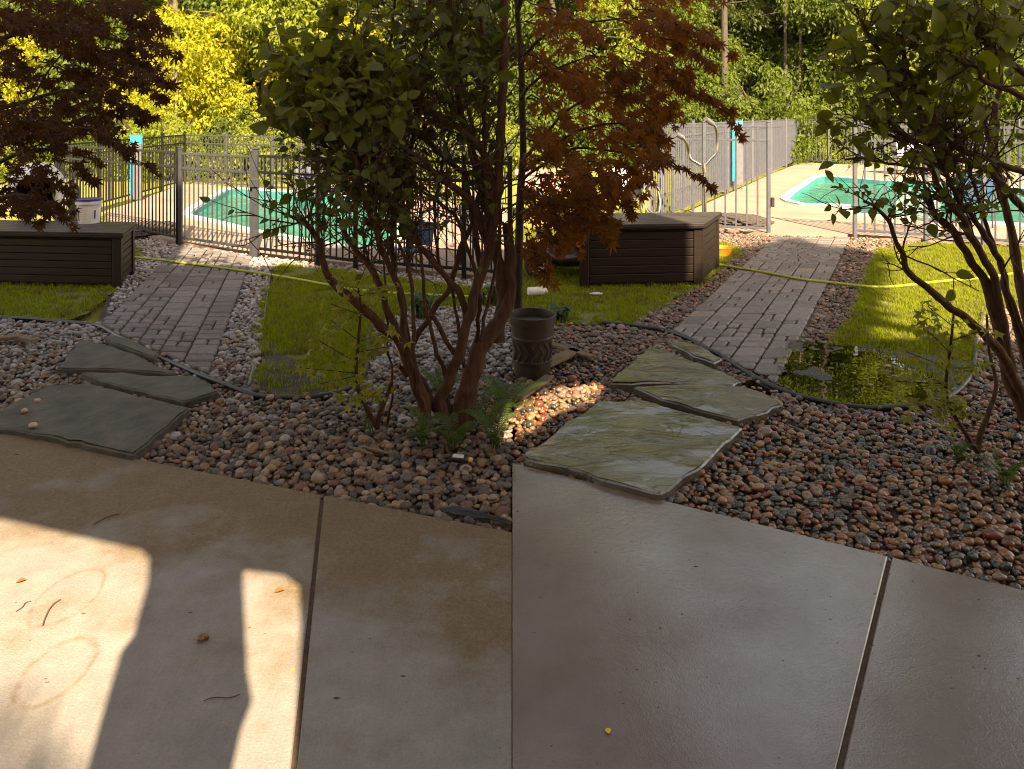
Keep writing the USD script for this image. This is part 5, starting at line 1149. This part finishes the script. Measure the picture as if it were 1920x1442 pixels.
brR = [S([(965, 760), (970, 640), (972, 500), (975, 380), (978, 330), (981, 284), (979, 200), (977, 120), (970, 20), (965, -120)], 4.75, 4.1, 9, 5),
       S([(981, 300), (989, 291), (1026, 249), (1060, 210), (1118, 178), (1180, 165)], 4.1, 3.8, 4, 1.2), S([(984, 320), (1023, 291), (1065, 255), (1105, 239), (1158, 231), (1230, 240)], 4.1, 3.7, 4, 1.2),
       S([(978, 350), (986, 331), (1039, 297), (1079, 278), (1129, 281), (1200, 292), (1250, 307), (1290, 323), (1340, 355)], 4.1, 3.6, 3.5, 0.8), S([(979, 180), (990, 165), (1018, 141), (1052, 125), (1120, 100)], 4.1, 3.7, 4, 1.2),
       S([(978, 120), (1000, 85), (1050, 50), (1120, 40), (1220, 30)], 4.1, 3.6, 4, 1.2), S([(976, 400), (1000, 390), (1050, 385), (1100, 400)], 4.1, 3.7, 3, 1), S([(970, 20), (1000, -60), (1100, -150), (1220, -200)], 4.1, 3.7, 6, 2), S([(966, -100), (940, -200), (1000, -350)], 4.1, 4.2, 5, 2)]
sprR = [(1240, 40, 1352, 96, 3.5, 3.4, 26, .03), (1290, 50, 1375, 105, 3.5, 3.4, 14, .02), (1230, 70, 1335, 125, 3.6, 3.5, 26, .035), (1220, 110, 1300, 150, 3.6, 3.5, 20, .035), (1240, 150, 1332, 185, 3.6, 3.5, 28, .03), (1300, 175, 1375, 215, 3.6, 3.5, 16, .022), (1330, 190, 1392, 262, 3.6, 3.5, 12, .016),
        (1150, 230, 1240, 268, 3.8, 3.7, 22, .035), (1200, 275, 1260, 310, 3.8, 3.7, 10, .025), (1250, 305, 1345, 358, 3.7, 3.6, 16, .012), (1150, 300, 1222, 345, 3.8, 3.7, 26, .03), (1130, 350, 1190, 400, 3.8, 3.7, 22, .035), (1180, 370, 1185, 410, 3.7, 3.7, 8, .02), (1060, 400, 1150, 455, 3.7, 3.6, 30, .03), (1130, 400, 1135, 420, 3.7, 3.7, 5, .02),
        (1000, 470, 1030, 530, 3.9, 3.8, 22, .04), (985, 440, 1010, 500, 3.9, 3.8, 26, .05)]
for k in range(84):
    x, y = r4.uniform(965, 1240), r4.uniform(10, 420)
    lim = 1250 if y < 190 else (1200 if y < 300 else 1130 if y < 400 else 1060)
    x = min(x, lim - r4.uniform(0, 80)); L = r4.uniform(60, 120); Yd = r4.uniform(3.4, 4.5)
    sprR.append((x, y - 20, x + L * .85, y + L * .35, Yd, Yd - .1, int(r4.uniform(12, 19)), .055))
for k in range(46):      # crown above the picture
    x, y = r4.uniform(820, 1260), r4.uniform(-420, 0); L = r4.uniform(90, 150); Yd = r4.uniform(3.5, 4.8)
    if x < 960 and y > -60: continue
    sprR.append((x, y - 20, x + L * .8, y + L * .3, Yd, Yd - .1, 20, .09))
for k in range(12):
    x, y = r4.uniform(960, 1060), r4.uniform(360, 470); Yd = r4.uniform(3.6, 4.3)
    sprR.append((x, y - 20, x + 50, y + 30, Yd, Yd - .05, 16, .05))
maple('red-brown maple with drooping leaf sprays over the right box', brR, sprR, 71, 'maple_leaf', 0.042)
brL = [S([(-150, 640), (-120, 450), (-110, 250), (-100, 80), (-90, -100)], 4.6, 4.5, 16, 8), S([(-110, 300), (-40, 220), (50, 190), (120, 170), (200, 165)], 4.5, 4.2, 7, 1.5), S([(-105, 150), (-30, 90), (60, 55), (150, 60), (230, 80)], 4.5, 4.2, 7, 1.5),
       S([(-112, 400), (-40, 330), (30, 290), (100, 280), (180, 300)], 4.5, 4.2, 6, 1.5), S([(-115, 430), (-20, 380), (40, 365), (100, 385)], 4.5, 4.2, 5, 1.2), S([(20, 210), (40, 200), (60, 185), (100, 120), (160, 60)], 4.4, 4.2, 3, 1)]
sprL = [(180, 60, 300, 130, 4.2, 4.1, 34, .03), (190, 100, 320, 165, 4.2, 4.1, 32, .03), (160, 150, 315, 190, 4.2, 4.1, 34, .03), (150, 195, 290, 225, 4.2, 4.1, 26, .03), (230, 215, 280, 240, 4.2, 4.1, 8, .015), (130, 240, 240, 290, 4.2, 4.1, 26, .028), (120, 285, 195, 310, 4.2, 4.1, 16, .025), (100, 300, 180, 345, 4.2, 4.1, 22, .025), (230, 295, 300, 330, 4.15, 4.1, 9, .012),
        (60, 330, 145, 375, 4.2, 4.1, 20, .03), (30, 370, 130, 425, 4.1, 4.0, 22, .025), (20, 390, 80, 425, 4.1, 4.0, 18, .03)]
for k in range(78):
    x, y = r4.uniform(-130, 230), r4.uniform(0, 260)
    x = min(x, 250 - max(0, y - 150) * .8 - r4.uniform(0, 60)); L = r4.uniform(60, 115); Yd = r4.uniform(3.9, 4.9)
    sprL.append((x, y - 15, x + L, y + L * .32, Yd, Yd - .1, int(r4.uniform(17, 26)), .05))
for k in range(30):
    x, y = r4.uniform(-150, 70), r4.uniform(230, 400); L = r4.uniform(50, 90); Yd = r4.uniform(3.9, 4.9)
    sprL.append((x, y - 15, x + L, y + L * .4, Yd, Yd - .1, 17, .05))
for k in range(40):
    x, y = r4.uniform(-300, 260), r4.uniform(-420, 0); L = r4.uniform(90, 150); Yd = r4.uniform(3.9, 5)
    sprL.append((x, y - 15, x + L, y + L * .3, Yd, Yd - .1, 20, .1))
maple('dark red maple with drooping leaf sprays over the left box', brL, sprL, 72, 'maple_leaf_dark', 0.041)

# ------------------------------------------------------------------ ferns and clumps
def frond(base, yaw, L, rise, r, m=None):
    t = np.linspace(0, 1, 16); d = np.array([math.cos(yaw), math.sin(yaw), 0])
    sp = base + d * (L * (t * .35 + .65 * t ** 1.6))[:, None] * 0.8 + np.array([0, 0, 1.0]) * (rise * np.sin(t * 2.0) / np.sin(1.57))[:, None]
    parts = [tube(sp, np.linspace(0.0022, 0.0007, 16), 4, caps=False)]
    tg = np.gradient(sp, axis=0); tg /= np.linalg.norm(tg, axis=1, keepdims=True); sd = np.cross(tg, [0, 0, 1.0]); sd /= np.linalg.norm(sd, axis=1, keepdims=True) + 1e-9
    for s in np.linspace(0.14, 0.985, 26):
        k = s * 15; i = int(k); q = sp[i] + (sp[min(i + 1, 15)] - sp[i]) * (k - i); w = L * 0.21 * math.sin(math.pi * min(1, s * .86 + .12)) ** .8
        for sg in (-1, 1):
            dv = sd[i] * sg * .93 + tg[i] * .35 + [0, 0, -.12]; e = tg[i] * w * .17
            a, b, c_ = q - e * .5, q + e * .5, q + dv * w
            mid = q + dv * w * .55
            a, b = q - e * .32, q + e * .32
            parts.append((np.array([a, b, mid + e * .34, mid - e * .3, c_]), np.array([[0, 1, 2], [0, 2, 3], [3, 2, 4]])))
    return cat(*parts)
def fern(px, py, n, L, label, seed, Yd=None, yaw=(0, 6.28)):
    r = np.random.default_rng(seed); T = thing('fern', label, 'fern'); b = G(px, py, 0.0)
    for k in range(n):
        a = yaw[0] + (yaw[1] - yaw[0]) * (k + r.uniform(-.3, .3)) / n
        mesh('frond', frond(b + np.append(r.normal(0, .012, 2), 0), a, L * r.uniform(.7, 1.15), L * r.uniform(.35, .8), r), 'fern_leaf', T)
fern(828, 745, 8, 0.23, 'tall bright fern behind the bush trunk in the left gravel', 81)
fern(945, 775, 9, 0.26, 'tall fern at the right of the bush trunk', 82)
fern(790, 838, 8, 0.19, 'low dark fern left of the bush trunk foot', 83)
fern(850, 840, 8, 0.18, 'low dark fern right in front of the bush trunk foot', 84)
fern(930, 838, 9, 0.21, 'low fern between the bush trunk and the small black bottle', 85)
fern(692, 812, 5, 0.12, 'small fern at the foot of the left sapling', 86)
fern(915, 800, 8, 0.20, 'fern directly right of the thick bush trunk', 89)
fern(1795, 862, 7, 0.12, 'small yellowish fern below the right sapling', 87)
fern(1885, 905, 8, 0.15, 'small fern at the right edge of the wet gravel', 88)
def clump(px, py, n, L, label, seed, m='strap_leaf', cat_='plant', wid=0.010):
    r = np.random.default_rng(seed); T = thing('leafy_clump', label, cat_); b = G(px, py, -0.02); parts = []
    for k in range(n):
        a = r.uniform(0, 6.28); ll = L * r.uniform(.6, 1.15); t = np.linspace(0, 1, 7); d = np.array([math.cos(a), math.sin(a), 0]); sd = np.array([-d[1], d[0], 0])
        sp = b + np.append(r.normal(0, .03, 2), 0) + d * (ll * .7 * t ** 1.4)[:, None] + np.array([0, 0, 1]) * (ll * .75 * np.sin(t * 2.3))[:, None]
        w = wid * np.sin(np.pi * (t * .9 + .08)); v = np.vstack([sp - sd * w[:, None], sp + sd * w[:, None]]); i = np.arange(6)
        mesh('blade', (v, np.stack([i, i + 1, i + 8, i + 7], 1)), m, T, smooth=True)
clump(792, 596, 60, 0.22, 'strappy green clump behind the bush stems at the lawn edge', 91)
clump(925, 575, 40, 0.22, 'strappy green clump at the right end of the left lawn', 92)
clump(1046, 602, 34, 0.13, 'broad-leaved green plant beside the barrel planter', 93, wid=0.022)

# ------------------------------------------------------------------ the woodland
def leaf_spray(seed, n=60, rad=0.42, lf=(0.10, 0.18)):
    r = np.random.default_rng(seed); d = r.normal(0, 1, (n, 3)); d /= np.linalg.norm(d, axis=1, keepdims=True); p = d * rad * r.random(n)[:, None] ** .45 * [1, 1, .75]
    dirs = r.normal(0, .45, (n, 3)) + d * .4 + [0, -.15, -.65]; nn = r.normal(0, .55, (n, 3)) + [0, -.6, .6]
    base = (np.array([[0, 0, 0], [-.26, .45, .05], [0, 1, -.12], [.26, .45, .05]]), np.array([[0, 3, 2], [0, 2, 1]]))
    v, f = place(base, p, frames(dirs, nn), r.uniform(*lf, n)); return v.reshape(-1, 3), f
SPR = {}
def sprays_for(m, seed): 
    return [(leaf_spray(seed + k), m, False) for k in range(3)]
def make_tree(path_name, h, cr, trunk_m, leaf_m, seed, n, low=0.25, tr=0.14):
    """A tree prototype as a class prim: trunk, limbs and a crown of leaf sprays."""
    r = np.random.default_rng(seed)
    cls = stage.CreateClassPrim('/World/' + path_name)
    x = UsdGeom.Xform.Define(stage, str(cls.GetPath()) + '/holder') if False else None
    class P_: 
        def __init__(s, p): s.p = p
        def GetPath(s): return s.p.GetPath()
    par = P_(cls)
    l = smooth_line([(0, 0, -.2), (r.normal(0, .1), r.normal(0, .1), h * .3), (r.normal(0, .25), r.normal(0, .25), h * .62), (r.normal(0, .3), r.normal(0, .3), h * .93)], 6)
    mesh('trunk', tube(l, np.linspace(tr, tr * .25, len(l)), 9), trunk_m, par, smooth=True)
    ends = [l[-1]]
    for k in range(9):
        q = l[int(len(l) * r.uniform(.3, .9))]; a = r.uniform(0, 6.28); L = cr * r.uniform(.5, .95); e = q + [math.cos(a) * L, math.sin(a) * L, L * r.uniform(.1, .8)]
        ll = smooth_line([q, (q + e) / 2 + [0, 0, .15 * L], e], 5); mesh('limb', tube(ll, np.linspace(tr * .4, tr * .1, len(ll)), 6), trunk_m, par, smooth=True); ends.append(e)
    # crown: several uneven lobes, thick at their skin
    lob = []
    for k in range(13):
        a = r.uniform(0, 6.28); z = h * r.uniform(low + .06, .9); w = cr * (1 - .75 * abs(z / h - .5) ** 1.2) * .62
        lob.append((np.array([math.cos(a) * w * r.uniform(.3, 1), math.sin(a) * w * r.uniform(.3, 1), z]), cr * r.uniform(.26, .46)))
    lob.append((np.array([0, 0, h * .9]), cr * .4))
    wv = np.array([q[1] ** 2 for q in lob]); wv /= wv.sum(); P = []
    for k in range(n):
        c, R = lob[r.choice(len(lob), p=wv)]; d = r.normal(0, 1, 3); d /= np.linalg.norm(d); P.append(c + d * R * r.uniform(.55, 1.05) * [1, 1, .8])
    P = np.array(P); P = P[P[:, 2] > h * low * .6]
    nn = len(P)
    instancer('crown', sprays_for(leaf_m, seed * 7), r.integers(0, 3, nn), P, yaw_quat(r, nn, 12), r.uniform(.7, 1.25, nn), par)
    return cls.GetPath()
kinds = {}
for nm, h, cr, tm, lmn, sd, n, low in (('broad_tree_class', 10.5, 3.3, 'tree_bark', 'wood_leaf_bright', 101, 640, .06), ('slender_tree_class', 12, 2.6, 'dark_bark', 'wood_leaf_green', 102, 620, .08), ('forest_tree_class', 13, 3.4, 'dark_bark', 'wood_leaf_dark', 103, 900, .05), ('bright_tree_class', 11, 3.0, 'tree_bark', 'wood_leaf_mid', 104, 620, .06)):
    kinds[nm] = make_tree(nm, h, cr, tm, lmn, sd, n, low)
def make_shrub(path_name, R, h, leaf_m, seed, n):
    r = np.random.default_rng(seed); cls = stage.CreateClassPrim('/World/' + path_name)
    class P_:
        def GetPath(s): return cls.GetPath()
    par = P_()
    for k in range(6):
        a = r.uniform(0, 6.28); e = np.array([math.cos(a) * R * .6, math.sin(a) * R * .6, h * .8]); mesh('stem', tube(smooth_line([(0, 0, -.1), e * [.3, .3, .5], e], 4), [.03] * 8 + [.012], 5), 'dark_bark', par, smooth=True)
    d = r.normal(0, 1, (n, 3)); d /= np.linalg.norm(d, axis=1, keepdims=True); d[:, 2] = np.abs(d[:, 2]) * 1.0
    P = d * (r.uniform(.5, 1.0, n) * (0.75 + .5 * meshkit.noise(d * 2.2 + seed, seed)))[:, None] * [R, R, h]
    instancer('crown', sprays_for(leaf_m, seed * 5), r.integers(0, 3, n), P, yaw_quat(r, n, 12), r.uniform(.6, 1.0, n), par)
    return cls.GetPath()
for nm, R, h, lmn, sd, n in (('bright_shrub_class', 1.5, 2.4, 'wood_leaf_mid', 111, 130), ('green_shrub_class', 1.6, 2.7, 'wood_leaf_green', 112, 140)):
    kinds[nm] = make_shrub(nm, R, h, lmn, sd, n)
r5 = np.random.default_rng(303)
ordn = ['first', 'second', 'third', 'fourth', 'fifth', 'sixth', 'seventh', 'eighth', 'ninth', 'tenth', 'eleventh', 'twelfth', 'thirteenth', 'fourteenth']
def row(nm_list, side, xs, Y, what, name, cat_, grp, sc=(0.85, 1.15), zlift=-0.05, jig=1.2):
    for k, x in enumerate(xs):
        nm = nm_list[k % len(nm_list)]; s = r5.uniform(*sc)
        copy_of(kinds[nm], name, '%s, %s from the left' % (what, ordn[k]), cat_, grp, ((x - CX) * Y / F + r5.normal(0, .3), Y + r5.uniform(-jig, jig), zlift), r5.uniform(0, 360), s)
row(['broad_tree_class', 'slender_tree_class', 'broad_tree_class', 'bright_tree_class'], 'L', [-60, 170, 330, 470, 620, 800], 21.5, 'bright yellow-green leafy tree behind the left pool fence', 'leafy_tree', 'tree', 'sunlit trees behind the left pool')
row(['slender_tree_class', 'bright_tree_class'], 'R', [1010, 1120, 1260], 25, 'green tree behind the fence left of the right pool', 'green_tree', 'tree', 'trees behind the right fence', sc=(.9, 1.1))
row(['slender_tree_class', 'bright_tree_class', 'slender_tree_class'], 'R', [1560, 1680, 1800, 1960], 26, 'tall leafy tree behind the right pool', 'tall_tree', 'tree', 'trees behind the right pool')
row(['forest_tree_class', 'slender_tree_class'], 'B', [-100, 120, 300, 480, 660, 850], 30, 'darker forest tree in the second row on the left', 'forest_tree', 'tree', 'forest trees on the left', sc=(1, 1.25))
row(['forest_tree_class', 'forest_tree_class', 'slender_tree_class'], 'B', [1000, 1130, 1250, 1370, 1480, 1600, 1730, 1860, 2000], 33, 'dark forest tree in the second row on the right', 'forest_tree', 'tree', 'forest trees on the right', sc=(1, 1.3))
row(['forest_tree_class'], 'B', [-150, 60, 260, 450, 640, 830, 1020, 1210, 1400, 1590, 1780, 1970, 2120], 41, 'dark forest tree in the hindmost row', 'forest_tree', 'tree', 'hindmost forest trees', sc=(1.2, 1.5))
row(['bright_shrub_class', 'green_shrub_class', 'bright_shrub_class'], 'L', [20, 130, 230, 330, 420, 510, 600, 700, 800, 900], 18.3, 'bright shrub behind the left pool fence', 'woodland_shrub', 'shrub', 'shrubs behind the left fence', sc=(.55, .85), jig=.5)
row(['green_shrub_class'], 'R', [990, 1080, 1170, 1260, 1350, 1440], 24, 'green shrub behind the right side fence', 'woodland_shrub', 'shrub', 'shrubs behind the right side fence', sc=(.8, 1.2), jig=.8)
row(['bright_shrub_class', 'green_shrub_class'], 'R', [1530, 1600, 1670, 1740, 1810, 1880, 1960], 25, 'bright shrub behind the far right fence', 'woodland_shrub', 'shrub', 'shrubs behind the far right fence', sc=(.75, 1.05), jig=.6)
row(['green_shrub_class'], 'B', [-120, 40, 200, 360, 520, 680, 840, 1000, 1160, 1320, 1480, 1640, 1800, 1960], 29, 'undergrowth shrub between the woodland trees', 'undergrowth_shrub', 'shrub', 'undergrowth of the woodland', sc=(1.2, 1.6), jig=1)
gx, gy = np.meshgrid(np.linspace(-60, 60, 61), np.linspace(46, 90, 23)); hz = np.clip((gy - 47) / 22, 0, 1) ** .7 * 17 + meshkit.fbm(np.stack([gx * .1, gy * .1, gx * 0], -1), 3, seed=5) * 3 - .8
v = np.stack([gx, gy, hz], -1).reshape(-1, 3); i, j = np.meshgrid(np.arange(22), np.arange(60), indexing='ij'); q4 = np.stack([i * 61 + j, i * 61 + j + 1, (i + 1) * 61 + j + 1, (i + 1) * 61 + j], -1).reshape(-1, 4)
mesh('hill', (v, q4), 'soil', label='wooded rise behind the woodland', kind='structure', smooth=True)
r6 = np.random.default_rng(41); n = 5200; hx, hy = r6.uniform(-48, 48, n), r6.uniform(47, 70, n)
hzz = np.clip((hy - 47) / 22, 0, 1) ** .7 * 17 + r6.uniform(.2, 2.5, n)
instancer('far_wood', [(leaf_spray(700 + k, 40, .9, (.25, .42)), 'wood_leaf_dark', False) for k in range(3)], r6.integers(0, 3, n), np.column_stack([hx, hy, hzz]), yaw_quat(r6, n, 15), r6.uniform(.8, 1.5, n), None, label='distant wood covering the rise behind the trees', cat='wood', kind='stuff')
# single trunks that stand out
for (x, y0, y1, w, Y, m, lab) in ((325, 300, 120, 8, 19.5, 'tree_bark', 'pale broken trunk rising behind the left pool fence'), (1353, 300, -60, 15, 24, 'dark_bark', 'thick ivy-dark trunk behind the blue slide on the right'), (1467, 290, -90, 7, 27, 'dark_bark', 'slim grey trunk behind the far right fence corner, left of two'), (1495, 290, -90, 6, 27, 'tree_bark', 'slim tan trunk behind the far right fence corner, right of two')):
    b, t = A(x, y0, Y), A(x + 4, y1, Y); b[2] = -0.1
    l = smooth_line([b, (b + t) / 2 + [0.06, 0, 0], t], 8); T = thing('tree_trunk', lab, 'tree'); mesh('trunk', tube(l, np.linspace(w / 2 * Y / F, w / 2.8 * Y / F, len(l)), 10), m, T, smooth=True)
# unseen crown behind the viewer, shaped to shade the right path but let the sun on the lawn beyond it
def shade_tree():
    T = thing('shade_tree', 'unseen tree behind the viewer, crown shaped to shade the right path', 'tree'); r = np.random.default_rng(500)
    reg = Polygon([UV(x, y) for x, y in [(1300, 690), (1460, 690), (1590, 640), (1615, 600), (1630, 520), (1640, 480), (1600, 466), (1530, 462), (1480, 448), (1380, 470), (1300, 560)]])
    n = 1500; q = sample(reg, n, r); k = r.uniform(0.5, 2.2, n)
    P = np.column_stack([q[:, 0] , np.full(n, -0.15), q[:, 1]]) + SV * k[:, None]
    instancer('crown', [(leaf_spray(900 + j, 14, .16, (.09, .14)), 'wood_leaf_mid', False) for j in range(3)], r.integers(0, 3, n), P, yaw_quat(r, n, 20), r.uniform(.6, 1.1, n), T)
    l = smooth_line([(6.2, -2.2, -.1), (6.0, -2.1, 3), (5.2, -2.0, 5.5), (4.6, -1.9, 7)], 6); mesh('trunk', tube(l, np.linspace(.2, .06, len(l)), 9), 'tree_bark', T, smooth=True)
shade_tree()
T = thing('garden_plant', 'unseen plant blades behind the viewer, placed to cast soft shadow streaks on the patio', 'plant')  # blades out of view along the sun direction, shadowing the sunlit patio
for (x0, y0, x1, y1, r_) in ((-20, 1480, 62, 1262, .018), (20, 1500, 100, 1300, .02), (60, 1520, 118, 1350, .022), (-60, 1450, 20, 1270, .02), (110, 1520, 150, 1380, .016)):
    a, b = G(x0, y0), G(x1, y1); mesh('blade', tube(np.linspace(a, b, 6) + SV * 8.0, [r_, r_ * 1.2, r_ * 1.1, r_ * .8, r_ * .5, .002], 6), 'strap_leaf', T, smooth=True)
print('done')
